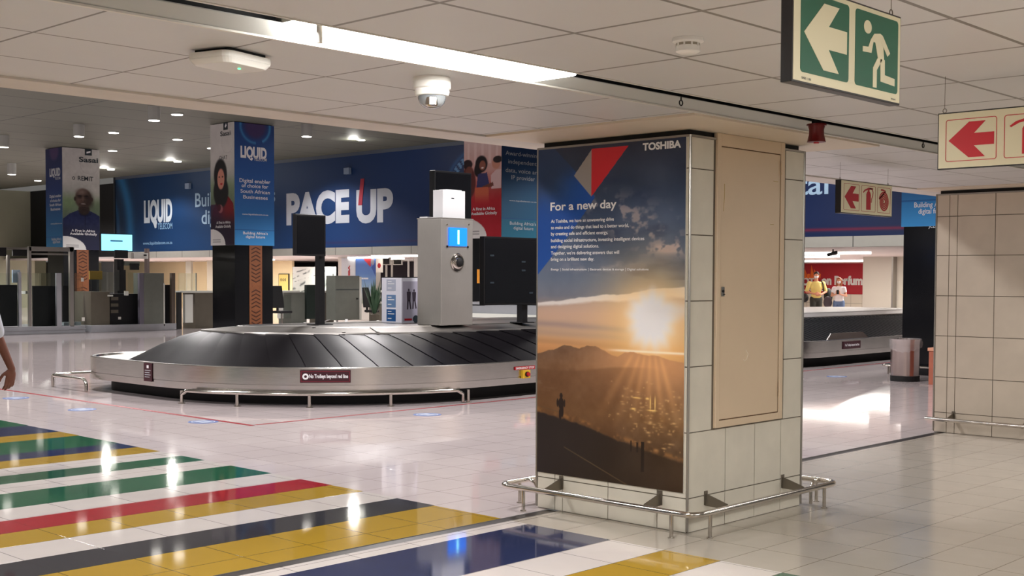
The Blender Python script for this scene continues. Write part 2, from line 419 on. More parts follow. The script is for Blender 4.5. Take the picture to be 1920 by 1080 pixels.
# =================================================================== COLUMNS
m_tile = mat('wall_tile_stone', (208,202,188), .42, noise=(.06, 5))
m_tile2 = mat('wall_tile_stone_far', (196,184,168), .45, noise=(.06, 5))
m_grout = mat('tile_grout', (104,94,82), .8)
def tiled_column(x0, x1, y0, y1, xl, yl, zl, label, m_t, rows_special=None):
    t = thing('tiled_column', label, 'column', ((x0+x1)/2, (y0+y1)/2, 0))
    MB().box(x0+.006, x1-.006, y0+.006, y1-.006, 0, 2.50).build('core', m_grout, t)
    MB().box(x0+.03, x1-.03, y0+.03, y1-.03, 2.50, ZC-.0145).build('top_recess', m_mblack, t)
    tl = MB(); g = .0035
    for a, b in zip(zl[:-1], zl[1:]):
        for c, d in zip(xl[:-1], xl[1:]):
            for yy, th in ((y0, 1), (y1, -1)):
                tl.box(c+g, d-g, yy, yy+th*.01, a+g, b-g)
        for c, d in zip(yl[:-1], yl[1:]):
            for xx, th in ((x0, 1), (x1, -1)):
                if rows_special and xx == x1 and rows_special(c, d, a, b) : continue
                tl.box(xx, xx-(-1 if th == 1 else 1)*.01, c+g, d-g, a+g, b-g)
    if rows_special:      # narrow tiles either side of the service door
        for a, b in zip(zl[:-1], zl[1:]):
            if b > .64: tl.box(x1-.01, x1, yl[0]+g, DY[0]-.03, a+g, b-g).box(x1-.01, x1, DY[3]+.03, yl[-1]-g, a+g, b-g)
    tl.build('tile_cladding', m_t, t)
    for cx, cy in ((x0,y0),(x1,y0),(x1,y1),(x0,y1)):
        MB().tube([(cx,cy,0.01),(cx,cy,2.50)], .009, 8).build('corner_trim', m_alu, t, smooth=True)
    MB().box(x0-.002, x1+.002, y0-.002, y1+.002, 2.488, 2.502).build('top_trim', m_alu, t)
    return t
CX0, CX1, CY0, CY1 = -5.79, -4.51, 6.37, 7.745
zl = [0, .217, .632, 1.047, 1.462, 1.877, 2.292, 2.49]
yf = lambda px, py: P(px, py, 0, CX1)
DY = [yf(1341,520)[1], yf(1348,520)[1], yf(1460,520)[1], yf(1467,520)[1]]
col1 = tiled_column(CX0, CX1, CY0, CY1, [CX0+.008, -5.62, -5.55, -5.15, -4.745, CX1-.008], [CY0+.008, 6.79, 7.14, 7.47, CY1-.008], zl,
    'stone-tiled square pillar carrying a sunset poster and a cream service door', m_tile, lambda c, d, a, b: b > .64)
# service door
z0 = .640; z1 = 2.485
d = thing('service_door', 'tall cream steel service door on the right face of the near tiled pillar', 'door panel', (CX1+.01, (DY[0]+DY[3])/2, z0))
fr = MB(); X = CX1
fr.box(X-.02, X+.012, DY[0], DY[1], z0, ZC-.015).box(X-.02, X+.012, DY[2], DY[3], z0, ZC-.015).box(X-.02, X+.012, DY[1], DY[2], 2.455, ZC-.015).box(X-.02, X+.012, DY[1], DY[2], z0, z0+.045)
fr.build('door_frame', m_cream, d, bevel=.003)
MB().box(X-.01, X+.006, DY[1]+.006, DY[2]-.006, z0+.051, 2.449).build('door_leaf', m_cream, d, bevel=.003)
MB().box(X-.02, X+.0035, DY[1], DY[2], z0+.045, 2.455).build('shadow_gap', mat('brown_gap', (92,66,44), .8), d)
for zz in (yf(1463,315)[2], yf(1457,728)[2]):
    MB().tube([(X+.016, DY[2]-.002, zz-.05), (X+.016, DY[2]-.002, zz+.05)], .007, 8).build('hinge', m_cream, d, smooth=True)
p = yf(1353, 546)
lk = MB().box(X+.006, X+.014, p[1]-.017, p[1]+.017, p[2]-.035, p[2]+.03).build('lock', m_chrome, d, bevel=.004)
MB().tube([(X+.014, p[1]-.006, p[2]), (X+.022, p[1]-.006, p[2])], .009, 10).tube([(X+.012, p[1]+.008, p[2]-.02), (X+.02, p[1]+.008, p[2]-.02)], .004, 8).build('key_cylinder', m_mblack, lk)
for pa, pb in (((1357,345),(1355,396)), ((1449,340),(1457,341)), ((1443,421),(1449,421))):
    a, b = yf(*pa), yf(*pb)
    MB().tube([(X+.0065,a[1],a[2]),(X+.0065,(a[1]+b[1])/2+.004,(a[2]+b[2])/2),(X+.0065,b[1],b[2])], .0022, 6).build('glue_mark', mat('old_glue', (186,160,110), .7), d)
a = [yf(1397,656), yf(1401,664), yf(1399,672), yf(1394,677), yf(1392,674)]
MB().tube([(X+.0065,q[1],q[2]) for q in a], .0022, 6).build('scratch_mark', mat('scratch_pale', (226,214,196), .6), d)

C2X0, C2X1, C2Y0, C2Y1 = -5.72, -3.6, 12.52, 13.9
xg = [C2X0+.008, P(1779,500,1,C2Y0)[0], P(1794,500,1,C2Y0)[0], P(1865,500,1,C2Y0)[0]]; xg += [xg[-1]+.42, xg[-1]+.84, C2X1-.008]
zl2 = [0] + [P(1800, yy, 1, C2Y0)[2] for yy in (776, 709, 631, 555, 479, 405)] + [2.49]
col2 = tiled_column(C2X0, C2X1, C2Y0, C2Y1, xg, [C2Y0+.008, 12.95, 13.35, C2Y1-.008], zl2,
    'wide stone-tiled pillar at the right edge of the hall', m_tile2)

# tubular guard rails
def rounded(pts, r, n=6, closed=True):
    out = []; N_ = len(pts)
    for i in range(N_):
        p = Vector(pts[i])
        if not closed and i in (0, N_-1): out.append(p); continue
        a = (Vector(pts[i-1])-p).normalized(); b = (Vector(pts[(i+1) % N_])-p).normalized()
        for k in range(n+1):
            t = k/n; q = (p+a*r)*(1-t)**2 + p*2*t*(1-t) + (p+b*r)*t**2
            out.append(q)
    if closed: out.append(out[0])
    return out
rl = thing('guard_rail', 'steel tube bumper rail running round the foot of the poster pillar', 'guard rail', (-5.1, 7, 0))
RX0, RX1, RY0, RY1, RZ = -5.98, -4.33, 6.19, 7.95, .158
MB().tube(rounded([(RX0,RY0,RZ),(RX1,RY0,RZ),(RX1,RY1,RZ),(RX0,RY1,RZ)], .10), .019, 14, cap=False).build('rail_tube', m_chrome, rl, smooth=True)
for (x, y) in ((-5.79+.04, RY0), (-4.5, RY0), (RX1, 6.36), (RX1, 7.76), (-4.5, RY1), (-5.8, RY1), (RX0, 6.4), (RX0, 7.7)):
    q = MB().tube([(x,y,0.004),(x,y,RZ-.006)], .0125, 12).build('post', m_chrome, rl, smooth=True)
    MB().lathe([(.022,0),(.022,.005),(.014,.006)], (x,y,0), 14).build('foot_flange', m_chrome, q)
for s, (x, y) in ((1, (RX0+.13, 6.45)), (-1, (-4.47, RY1-.13))):
    dx = (-.13, 0) if s == 1 else (0, .13)
    MB().tube([(x+dx[0], y+dx[1], RZ), (x+dx[0]*.6, y+dx[1]*.6, RZ+.012), (x+dx[0]*.2, y+dx[1]*.2, RZ-.01), (x, y, RZ-.05), (x, y, .004)], .0125, 12).build('bent_post', m_chrome, rl, smooth=True)
def bracket(wx, wy, nx, ny, par, z=.2, L=.17):
    """plate on the wall and a tapering gusset reaching the rail; (nx,ny) points away from the wall"""
    tx, ty = -ny, nx
    m = MB()
    m.slab([(wx-tx*.018, wy-ty*.018, z-.045), (wx+tx*.018, wy+ty*.018, z-.045), (wx+tx*.018, wy+ty*.018, z+.045), (wx-tx*.018, wy-ty*.018, z+.045)], (nx*.005, ny*.005, 0))
    m.slab([(wx-tx*.003, wy-ty*.003, z-.05), (wx+nx*L-tx*.003, wy+ny*L-ty*.003, z-.055), (wx+nx*L-tx*.003, wy+ny*L-ty*.003, z-.02), (wx-tx*.003, wy-ty*.003, z+.03)], (tx*.006, ty*.006, 0))
    m.build('bracket', m_darksteel, par)
bracket(-5.56, CY0, 0, -1, rl); bracket(-4.72, CY0, 0, -1, rl); bracket(CX1, 6.57, 1, 0, rl); bracket(CX1, 7.5, 1, 0, rl)
rz2 = P(1800, 790, 1, 12.32)[2]
r2 = thing('guard_rail', 'steel tube bumper rail across the foot of the wide right-hand pillar', 'guard rail', (-4.6, 12.3, 0))
MB().tube([(-5.72,12.33,rz2),(-3.4,12.33,rz2)], .02, 12).build('rail_tube', m_chrome, r2, smooth=True)
for xx in (-5.50, -4.72, -3.9): bracket(xx, C2Y0, 0, -1, r2, z=rz2+.03, L=.19)

# =================================================================== SUNSET POSTER
PX0, PX1, PZ0, PZ1 = -5.782, -4.538, .252, 2.487
def sunset(u, v):
    img = grad(v, [(0,(52,58,78)),(.12,(52,64,88)),(.22,(72,88,118)),(.33,(88,104,132)),(.40,(104,116,138)),(.45,(118,122,138)),(.50,(190,160,142)),(.56,(198,162,128)),(.60,(214,156,104)),(.66,(160,110,70)),(.75,(112,80,54)),(.85,(84,56,34)),(1,(60,42,28))])
    n1 = vnoise(u, v, 5, 9, 1, 5); n2 = vnoise(u, v, 9, 40, 2, 4); n3 = vnoise(u, v, 3, 18, 3, 4); n4 = vnoise(u, v, 22, 44, 4, 3)
    img += (n1[..., None]-.5)*26*(v < .46)[..., None]
    img = mixc(img, (36,48,80), .5*sm(n3, .5, .8)*(v < .4))
    # streaky clouds, upper right
    cl = sm(n2*.6+n4*.5, .54, .70)*np.exp(-((u-.66)/.30)**2-((v-.22-(u-.6)*.16)/.055)**2)
    img = mixc(img, (168,158,164), np.clip(cl*1.1, 0, .85))
    cl = sm(n4*.7+n2*.4, .56, .68)*np.exp(-((u-.9)/.13)**2-((v-.31)/.016)**2)
    img = mixc(img, (190,174,178), np.clip(cl*1.3, 0, .9))
    cl = sm(n1*.6+n2*.5, .48, .7)*np.exp(-((u-.48)/.28)**2-((v-.36)/.02)**2)
    img = mixc(img, (150,150,166), np.clip(cl, 0, .6))
    # blue corporate shard
    sh = inpoly(u, v, [(0,.0),(.12,.0),(.25,.062),(.41,.155),(.33,.205),(.22,.27),(.0,.385)])
    fade = sm(v-.10*(1-u*2)+(n1-.5)*.10, -.02, .09)
    img = mixc(img, (32,80,164), sh*(.25+.72*fade)*(1-.55*np.exp(-((u-.12)/.12)**2-((v-.12)/.06)**2)))
    # white band of light and haze under it
    edge = .472-.052*u+.0015*np.sin(u*14)+.012*(n2-.5)
    img = mixc(img, (214,180,160), .65*sm(v, edge+.0, edge+.02)*(1-sm(v, .50, .62)))
    wd = .003+.019*u
    img = mixc(img, (238,232,230), sm(v, edge-.004, edge+.001)*(1-sm(v, edge+wd, edge+wd+.012))*.92)
    # dusky bars across the glow
    for c0, a, cc in ((.535,.60,(150,134,136)), (.56,.45,(170,146,132)), (.588,.5,(176,132,92))):
        img = mixc(img, cc, a*np.exp(-((v-c0-.02*u+.01*(n3-.5))/.010)**2)*(1-sm(u, .55, .75)))
    # sun
    d = np.sqrt(((u-.79)/1.0)**2+((v-.515)*1.797)**2)
    img = mixc(img, (255,206,130), .85*np.exp(-(d/.30)**2)*(v < .72))
    ang = np.arctan2((v-.515)*1.797, u-.79)
    ray = .5+.5*np.cos(ang*9+1)*np.cos(ang*4); rr = .130+.045*ray
    img = mixc(img, (255,244,226), np.clip(np.exp(-((d-.06).clip(0)/.085)**2), 0, 1))
    img = mixc(img, (236,234,236), 1-sm(d, rr*.45, rr*1.25))
    img = mixc(img, (232,228,228), .75*np.exp(-(((u-.90)/.16)**2+((v-.485)/.022)**2)))
    img = mixc(img, (255,240,214), .9*np.exp(-((v-.607)/.0035)**2)*sm(u, .45, .62))
    # hills
    rx = [0,.08,.12,.16,.20,.25,.31,.36,.42,.48,.53,.57,.62,.68,.75,.85,.92,1]
    ry = [.632,.619,.617,.608,.600,.602,.608,.598,.598,.610,.622,.626,.612,.610,.616,.618,.628,.632]
    r = np.interp(u, rx, ry)+.003*(vnoise(u, v*0, 40, 1, 9, 2)-.5)
    hill = sm(v, r-.0015, r+.0015)
    hc = grad(v, [(.6,(104,80,66)),(.66,(122,90,66)),(.72,(112,80,54)),(.80,(112,80,48)),(.88,(88,64,42)),(1,(60,46,34))])
    hc += (n4[..., None]-.5)*26+(n1[..., None]-.5)*34
    gl = np.exp(-(((u-.79)/.42)**2+((v-.62)/.11)**2))
    hc = mixc(hc, (214,156,108), np.clip(gl*.95, 0, .85))
    for k, a in enumerate((1.25, 1.42, 1.6, 1.78, 1.95, 2.15)):
        hc = mixc(hc, (246,184,120), .35*np.exp(-((ang-a)/.05)**2)*sm(v, .6, .64)*(1-sm(v, .68, .86)))
    r2 = .655+.03*np.sin(u*5+.6)*.4+.02*np.abs(u-.5)
    hc = mixc(hc, (100,66,42), .4*sm(v, r2, r2+.01)*(1-sm(u, .5, .9)))
    hc = mixc(hc, (150,128,112), .5*sm(vnoise(u, v, 8, 60, 17, 3), .55, .7)*np.exp(-((u-.1)/.17)**2-((v-.705)/.025)**2))
    img = img*(1-hill[..., None])+hc*hill[..., None]
    # town lights
    rng = np.random.RandomState(5)
    for k in range(150):
        cu, cv = rng.normal(.80, .15), rng.normal(.795, .055)
        if cu < .3 or cu > .99 or cv < .69 or cv > .93 or cv > .82+.10*cu-.005: continue
        sx, sy = rng.uniform(.003,.014), rng.uniform(.0012,.0035)
        img = mixc(img, (232,188,128), rng.uniform(.15,.65)*np.exp(-((u-cu)/sx)**2-((v-cv)/sy)**2))
    for (cu, cv, sx, sy) in ((.79,.755,.004,.02),(.82,.755,.004,.02),(.80,.775,.03,.002),(.77,.742,.012,.003),(.70,.742,.028,.002),(.68,.775,.015,.003)):
        img = mixc(img, (244,204,120), .9*np.exp(-(np.abs(u-cu)/sx)**3-(np.abs(v-cv)/sy)**3))
    # near dark slope
    sx_ = [0,.1,.2,.3,.45,.6,.7,.8,.9,1]; sy_ = [.808,.816,.824,.832,.853,.872,.880,.893,.903,.912]
    s = np.interp(u, sx_, sy_)+.008*(vnoise(u, v, 34, 34, 11, 3)-.5)
    img = mixc(img, (150,104,58), .7*np.exp(-((v-s+.006)/.007)**2)*sm(n4, .35, .6))
    dk = grad(u, [(0,(40,32,32)),(.4,(44,34,30)),(1,(62,44,28))])+(n1[..., None]-.5)*22*(u[..., None]*1.2)
    k = sm(v, s, s+.008); img = img*(1-k[..., None])+dk*k[..., None]
    ln = np.abs(v-(.912+(u-.2)*.20)); img = mixc(img, (104,84,58), .8*np.exp(-(ln/.0016)**2)*(u > .2)*(u < .72))
    img = mixc(img, (90,70,50), .7*np.exp(-(np.abs(v-(.792+u*.09))/.0014)**2)*(u < .17))
    # runner and fence posts in silhouette
    for (cx, cy, rx_, ry_) in ((.178,.756,.011,.0085),(.178,.780,.021,.018),(.186,.803,.011,.018),(.172,.812,.010,.020),(.152,.778,.007,.013),(.203,.778,.006,.012)):
        img = mixc(img, (38,26,22), ell(u, v, cx, cy, rx_, ry_))
    for (x0, x1, y0, y1) in ((.73,.752,.868,.955),(.70,.712,.872,.90),(.66,.67,.868,.90)):
        img = mixc(img, (34,24,18), ((u > x0) & (u < x1) & (v > y0) & (v < y1)).astype(float)*.9)
    # emblem: grey kite half and red triangle
    img = mixc(img, (150,144,142), inpoly(u, v, [(.385,.012),(.385,.152),(.262,.086)]))
    img = mixc(img, (196,40,50), inpoly(u, v, [(.385,.010),(.635,.010),(.385,.152)])*1.0)
    return img
ps = thing('advertising_poster', 'tall sunset-over-hills technology poster filling the left face of the near pillar', 'poster', (-5.16, CY0-.01, PZ0))
MB().box(PX0, PX1, CY0-.006, CY0-.001, PZ0, PZ1).build('backing_board', m_white, ps)
picture('printed_picture', sunset, (PX0, CY0-.0075, PZ1), (1,0,0), (0,0,1), PX1-PX0, PZ1-PZ0, 330, 620, ps)
yy = CY0-.0095
tw = MB()
def pt(px, py): q = P(px, py, 1, yy); return (q[0], yy, q[2])
def tspan(mb, s, a, b, h, bold=.012, mi=0):
    A, B = pt(*a), pt(*b); text(mb, s, (A[0], yy, A[2]), (1,0,0), (0,0,1), h, width=B[0]-A[0], bold=bold, mi=mi)
tspan(tw, 'TOSHIBA', (1205,282), (1277,277), .044, .04); tw.build('brand_lettering', m_ink_w, ps, fix=False)
tw = MB(); tspan(tw, 'For a new day', (1032,395), (1156,391), .055, .02); tw.build('headline_lettering', m_ink_w, ps, fix=False)
LH = .022
for s, a, b in (('At Toshiba, we have an unwavering drive', (1033,418), (1151,416)), ('to make and do things that lead to a better world,', (1033,430), (1179,428)),
    ('by creating safe and efficient energy,', (1033,441.5), (1140,441)), ('building social infrastructure, investing intelligent devices', (1033,454), (1208,452)),
    ('and designing digital solutions.', (1033,465.5), (1123,465)), ('Together, we\u2019re delivering answers that will', (1033,477.5), (1161,477)), ('bring on a brilliant new day.', (1033,489), (1114,488.5))):
    tw = MB(); tspan(tw, s, a, b, LH, .02); tw.build('text_line', m_ink_w, ps, fix=False)
tw = MB()
tspan(tw, 'Energy', (1033,507), (1048,507), .014, .02); tspan(tw, '|', (1050.5,507), (1051.2,507), .018, 0)
tspan(tw, 'Social infrastructure', (1054,507), (1100,507), .014, .02); tspan(tw, '|', (1102.5,507), (1103.2,507), .018, 0)
tspan(tw, 'Electronic devices & storage', (1106,507), (1170,507), .014, .02); tspan(tw, '|', (1172.5,507), (1173.2,507), .018, 0)
tspan(tw, 'Digital solutions', (1176,507), (1216,507), .014, .02)
tw.build('footer_lettering', m_ink_w, ps, fix=False)

# =================================================================== CEILING FITTINGS
def lamp_emit(name, c, e): return mat(name, c, .4, emit=c, es=e)
# dome camera
dc = P(810, 146, 2, ZC)
t = thing('dome_camera', 'white dome security camera on the near ceiling under the strip light', 'security camera', (dc[0], dc[1], ZC))
MB().lathe([(.088,.004),(.088,-.02),(.09,-.022),(.09,-.05),(.082,-.056),(.082,-.062),(.084,-.065),(.078,-.085),(.070,-.088)], dc, 36).build('housing', m_plastic, t, smooth=True)
MB().lathe([(.068,-.084),(.067,-.10),(.058,-.122),(.040,-.138),(.018,-.146),(.002,-.148)], dc, 30).build('dome_bubble', mat('smoked_dome', (120,124,128), .06, .2, spec=.9, coat=1), t, smooth=True)
MB().lathe([(.03,-.1),(.03,-.135),(.02,-.142)], (dc[0]+.03, dc[1]-.03, dc[2]), 20).build('camera_eye', m_chrome, t, smooth=True)
# smoke detector
c = P(1290, 72, 2, ZC)
t = thing('smoke_detector', 'round white smoke detector on the ceiling left of the green exit sign', 'smoke detector', (c[0], c[1], ZC))
MB().lathe([(.060,0),(.062,-.014),(.050,-.02),(.046,-.02)], c, 32).build('base', m_plastic, t, smooth=True)
m = MB().lathe([(.046,-.018),(.044,-.042),(.046,-.046)], c, 32)
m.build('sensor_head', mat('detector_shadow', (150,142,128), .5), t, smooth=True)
m = MB(); m.lathe([(.046,-.030),(.048,-.052),(.034,-.06),(.004,-.062)], c, 32); m.build('cap', m_plastic, t, smooth=True)
for k in range(10):
    a = 2*PI*k/10
    MB().obox((c[0]+.046*math.cos(a), c[1]+.046*math.sin(a), ZC-.034), .006, .006, .016, a).build('vent_rib', m_plastic, t)
# wireless access point
a = P(345, 97, 2, ZC-.02); b = P(480, 104, 2, ZC-.02)
cx, cy = (a[0]+b[0])/2-.06, (a[1]+b[1])/2+.09
def rr_prism(mb, cx, cy, sx, sy, z0, z1, r, rz, shrink=0, mi=0):
    pts = []
    for (ux, uy, a0) in ((1,1,0),(-1,1,90),(-1,-1,180),(1,-1,270)):
        for k in range(6):
            an = math.radians(a0+k*18); pts.append((ux*(sx/2-r)+r*math.cos(an), uy*(sy/2-r)+r*math.sin(an)))
    def tr(p, s, z): return (cx+(p[0]*s)*math.cos(rz)-(p[1]*s)*math.sin(rz), cy+(p[0]*s)*math.sin(rz)+(p[1]*s)*math.cos(rz), z)
    n = len(pts); vs = [tr(p, 1-shrink, z0) for p in pts]+[tr(p, 1, z1) for p in pts]
    mb.add(vs, [tuple(range(n))[::-1], tuple(range(n, 2*n))]+[(i, (i+1) % n, n+(i+1) % n, n+i) for i in range(n)], mi)
t = thing('wireless_access_point', 'flat white wireless access point with green light on the near ceiling', 'access point', (cx, cy, ZC))
m = MB(); rr_prism(m, cx, cy, .235, .30, ZC-.062, ZC-.040, .045, .25, .14); rr_prism(m, cx, cy, .235, .30, ZC-.040, ZC-.014, .045, .25)
m.build('casing', m_plastic, t, bevel=.003)
m = MB(); rr_prism(m, cx, cy, .2, .24, ZC-.014, ZC, .02, .25); m.build('mount_plate', m_mblack, t)
m = MB(); 
MB().obox((cx-.1, cy-.03, ZC-.05), .004, .05, .018, .25).build('vent_slot', m_mblack, t)
MB().obox((cx+.115, cy-.03, ZC-.04), .012, .10, .02, .25).build('port_cover', mat('port_dark', (60,62,66), .5), t)
MB().lathe([(.006,0),(.006,.003)], (cx+.02, cy+.03, ZC-.065), 12).build('status_light', lamp_emit('green_led', (60,255,140), 5), t)
# red sounder
c = P(1531, 234, 2, ZC)
t = thing('fire_alarm_sounder', 'dark red flared alarm sounder hanging under the ceiling slot', 'alarm', (c[0], c[1], ZC))
m_ard = mat('alarm_red', (104,22,22), .35)
MB().lathe([(.03,.0),(.03,.16)], c, 16).build('stem', m_mblack, t)
MB().lathe([(.048,.0),(.050,-.012),(.045,-.03),(.046,-.06),(.055,-.10),(.058,-.106),(.02,-.108)], c, 28).build('horn', m_ard, t, smooth=True)
MB().lathe([(.060,.004),(.060,-.006)], c, 24).build('base', m_ard, t, smooth=True)
MB().lathe([(.018,-.1),(.016,-.114)], c, 16).build('tip_light', m_red, t, smooth=True)
# hanging hooks along the slot
for px, py in ((1277,190), (1731,273)):
    c = P(px, py-8, 2, ZC-.002)
    m = MB().tube([(c[0],c[1],c[2]),(c[0],c[1],c[2]-.02)], .004, 8)
    m.tube([(c[0],c[1]+.014*math.sin(q),c[2]-.03+.014*math.cos(q)) for q in [2*PI*i/12 for i in range(13)]], .0035, 6)
    tag(m.build('ceiling_hook', m_mblack, smooth=True), 'small dark ring hook on the ceiling slot '+('between the smoke detector and the poster pillar' if px < 1500 else 'just left of the nearest red fire sign'), 'hook')

# =================================================================== HANGING SIGNS
m_sgc = mat('sign_cream', (226,218,186), .35); m_sgg = mat('sign_green', (20,92,66), .4); m_sgr = mat('sign_red', (196,30,44), .45)
m_sframe = mat('sign_frame_black', (34,30,30), .35)
def frame_axes(kind):
    return ((0,1,0) if kind == 'y' else (1,0,0)), (0,0,1), ((1,0,0) if kind == 'y' else (0,-1,0))
def sign(name, label, kind, u0, u1, z0, z1, plane, th, rails=1):
    """kind 'y': board runs along y and faces +x ; kind 'x': runs along x and faces -y"""
    xd, up, nr = frame_axes(kind)
    t = thing(name, label, 'sign', ((plane, (u0+u1)/2, z0) if kind == 'y' else ((u0+u1)/2, plane, z0)))
    def q(u, z, o=0.0):
        return (plane+o, u, z) if kind == 'y' else (u, plane-o, z)
    def slab(mb, poly, o, d, mi=0):
        mb.slab([q(u, z, o) for u, z in poly], tuple(nr[i]*d for i in range(3)), mi)
    m = MB(); slab(m, [(u0,z0),(u1,z0),(u1,z1),(u0,z1)], -th, th); m.build('frame', m_sframe, t, bevel=.002)
    e = .006; m = MB(); slab(m, [(u0+e,z0+e),(u1-e,z0+e),(u1-e,z1-e),(u0+e,z1-e)], 0, .0015); m.build('sign_face', m_sgc, t)
    for u in (u0+.03, u1-.03):
        m = MB(); c0 = q(u, z1, -th/2)
        ring = [Vector(c0)+Vector((nr[0]*0, 0, 0))+Vector(xd)*.009*math.sin(2*PI*i/12)+Vector(up)*(.010+.010*math.cos(2*PI*i/12)) for i in range(13)]
        m.tube(ring, .0018, 6); m.tube([Vector(c0)+Vector((0,0,.018)), (c0[0], c0[1], ZC)], .0012, 6)
        m.build('hanger', m_darksteel, t, smooth=True)
    return t, slab
def rrect(u0, u1, z0, z1, r, n=5):
    pts = []
    for cx, cz, a0 in ((u1-r,z1-r,0),(u0+r,z1-r,90),(u0+r,z0+r,180),(u1-r,z0+r,270)):
        for k in range(n+1):
            a = math.radians(a0+90*k/n); pts.append((cx+r*math.cos(a), cz+r*math.sin(a)))
    return pts
def T(poly, u0, z0, su, sz): return [(u0+a*su, z0+b*sz) for a, b in poly]
ARROW = [(.06,.50),(.46,.92),(.78,.92),(.56,.645),(.95,.645),(.95,.355),(.56,.355),(.78,.08),(.46,.08)]
def outline(slab, par, u0, u1, z0, z1, r, w, o, m, name='panel_outline'):
    a = rrect(u0, u1, z0, z1, r); b = rrect(u0+w, u1-w, z0+w, z1-w, max(r-w, .001)); mb = MB(); n = len(a)
    for i in range(n): slab(mb, [a[i], a[(i+1) % n], b[(i+1) % n], b[i]], o, .0012)
    mb.build(name, m, par)
def extinguisher(slab, par, u0, z0, su, sz, m):
    mb = MB()
    slab(mb, T([(.34,.08),(.66,.08),(.66,.66),(.62,.74),(.55,.80),(.45,.80),(.38,.74),(.34,.66)], u0, z0, su, sz), .0016, .001)
    slab(mb, T([(.45,.80),(.55,.80),(.57,.86),(.82,.88),(.82,.92),(.5,.93),(.22,.84),(.10,.74),(.13,.71),(.28,.80),(.45,.84)], u0, z0, su, sz), .0016, .001)
    hose = [(.58,.90),(.74,.88),(.82,.78),(.80,.64),(.72,.50),(.70,.36)]
    for (a, b), (c, d) in zip(hose[:-1], hose[1:]):
        dx, dz = c-a, d-b; L = math.hypot(dx, dz); nx, nz = -dz/L*.022, dx/L*.022
        slab(mb, T([(a-nx,b-nz),(a+nx,b+nz),(c+nx,d+nz),(c-nx,d-nz)], u0, z0, su, sz), .0016, .001)
    mb.build('extinguisher_symbol', m, par)
def hose_reel(slab, par, u0, z0, su, sz, m):
    mb = MB(); pts = []
    for i in range(100):
        a = i/100*2*PI*4.2; r = .05+.34*i/100; pts.append((.5+r*math.cos(a+1.9)*.98, .44+r*math.sin(a+1.9)))
    pts += [(.62,.86),(.40,.90),(.26,.90)]
    for (a, b), (c, d) in zip(pts[:-1], pts[1:]):
        dx, dz = c-a, d-b; L = math.hypot(dx, dz) or 1e-6; w = .031 ; nx, nz = -dz/L*w, dx/L*w
        slab(mb, T([(a-nx,b-nz),(a+nx,b+nz),(c+nx,d+nz),(c-nx,d-nz)], u0, z0, su, sz), .0016, .001)
    mb.build('hose_reel_symbol', m, par)
# green emergency exit sign, faces +x
XS = -1.75
ya, yb = P(1484,150,0,XS)[1], P(1687,192,0,XS)[1]; zb = P(1484,152,0,XS)[2]; zt = P(1687,25,0,XS)[2]; zt = zb+ (P(1687,25,0,XS)[2]-P(1687,192,0,XS)[2])
t, sl = sign('exit_sign', 'green and cream hanging exit sign with arrow and running figure', 'y', ya, yb, zb, zt, XS, .035)
W = yb-ya; Hh = zt-zb
for k, (a, b) in enumerate(((.065,.485),(.545,.965))):
    mb = MB(); u0, u1 = ya+W*a, ya+W*b; v0, v1 = zb+Hh*.115, zb+Hh*.93
    sl(mb, rrect(u0, u1, v0, v1, .012), .0015, .0012); mb.build('green_panel', m_sgg, t)
    su, sz = u1-u0, v1-v0
    mb = MB()
    if k == 0:
        sl(mb, T(ARROW, u0, v0, su, sz), .0028, .001); mb.build('arrow_symbol', m_sgc, t)
    else:
        sl(mb, [(u0+su*(.27+.088*math.cos(2*PI*i/20)), v0+sz*(.80+.088*math.sin(2*PI*i/20))) for i in range(20)], .0028, .001)
        body = [[(.40,.72),(.60,.76),(.72,.60),(.745,.52),(.70,.50),(.655,.57),(.575,.68),(.545,.67),(.62,.50),(.675,.40),(.66,.20),(.90,.19),(.90,.11),(.58,.11),(.575,.34),(.545,.345),(.50,.26),(.50,.02),(.425,.02),(.42,.27),(.51,.42),(.425,.56),(.41,.50),(.20,.45),(.19,.53),(.345,.56)]]
        # two-piece silhouette so every outline stays simple
        sl(mb, T([(.34,.64),(.42,.735),(.56,.76),(.62,.74),(.66,.40),(.52,.40),(.45,.62)], u0, v0, su, sz), .0028, .001)
        for pl in ([(.56,.76),(.63,.73),(.80,.53),(.74,.48),(.56,.68)], [(.34,.64),(.42,.69),(.36,.47),(.16,.46),(.16,.53),(.29,.54)],
                   [(.50,.42),(.62,.42),(.49,.26),(.49,.02),(.40,.02),(.40,.28)], [(.57,.44),(.675,.42),(.68,.22),(.92,.20),(.92,.10),(.58,.12)]):
            sl(mb, T(pl, u0, v0, su, sz), .0029, .001)
        mb.build('running_figure_symbol', m_sgc, t)
mb = MB(); text(mb, 'SABS 1186', (XS+.003, ya+W*.075, zb+Hh*.045), (0,1,0), (0,0,1), .006, width=.05); text(mb, 'evac', (XS+.003, ya+W*.90, zb+Hh*.045), (0,1,0), (0,0,1), .006, width=.03)
mb.build('small_print', m_dgrey, t, fix=False)
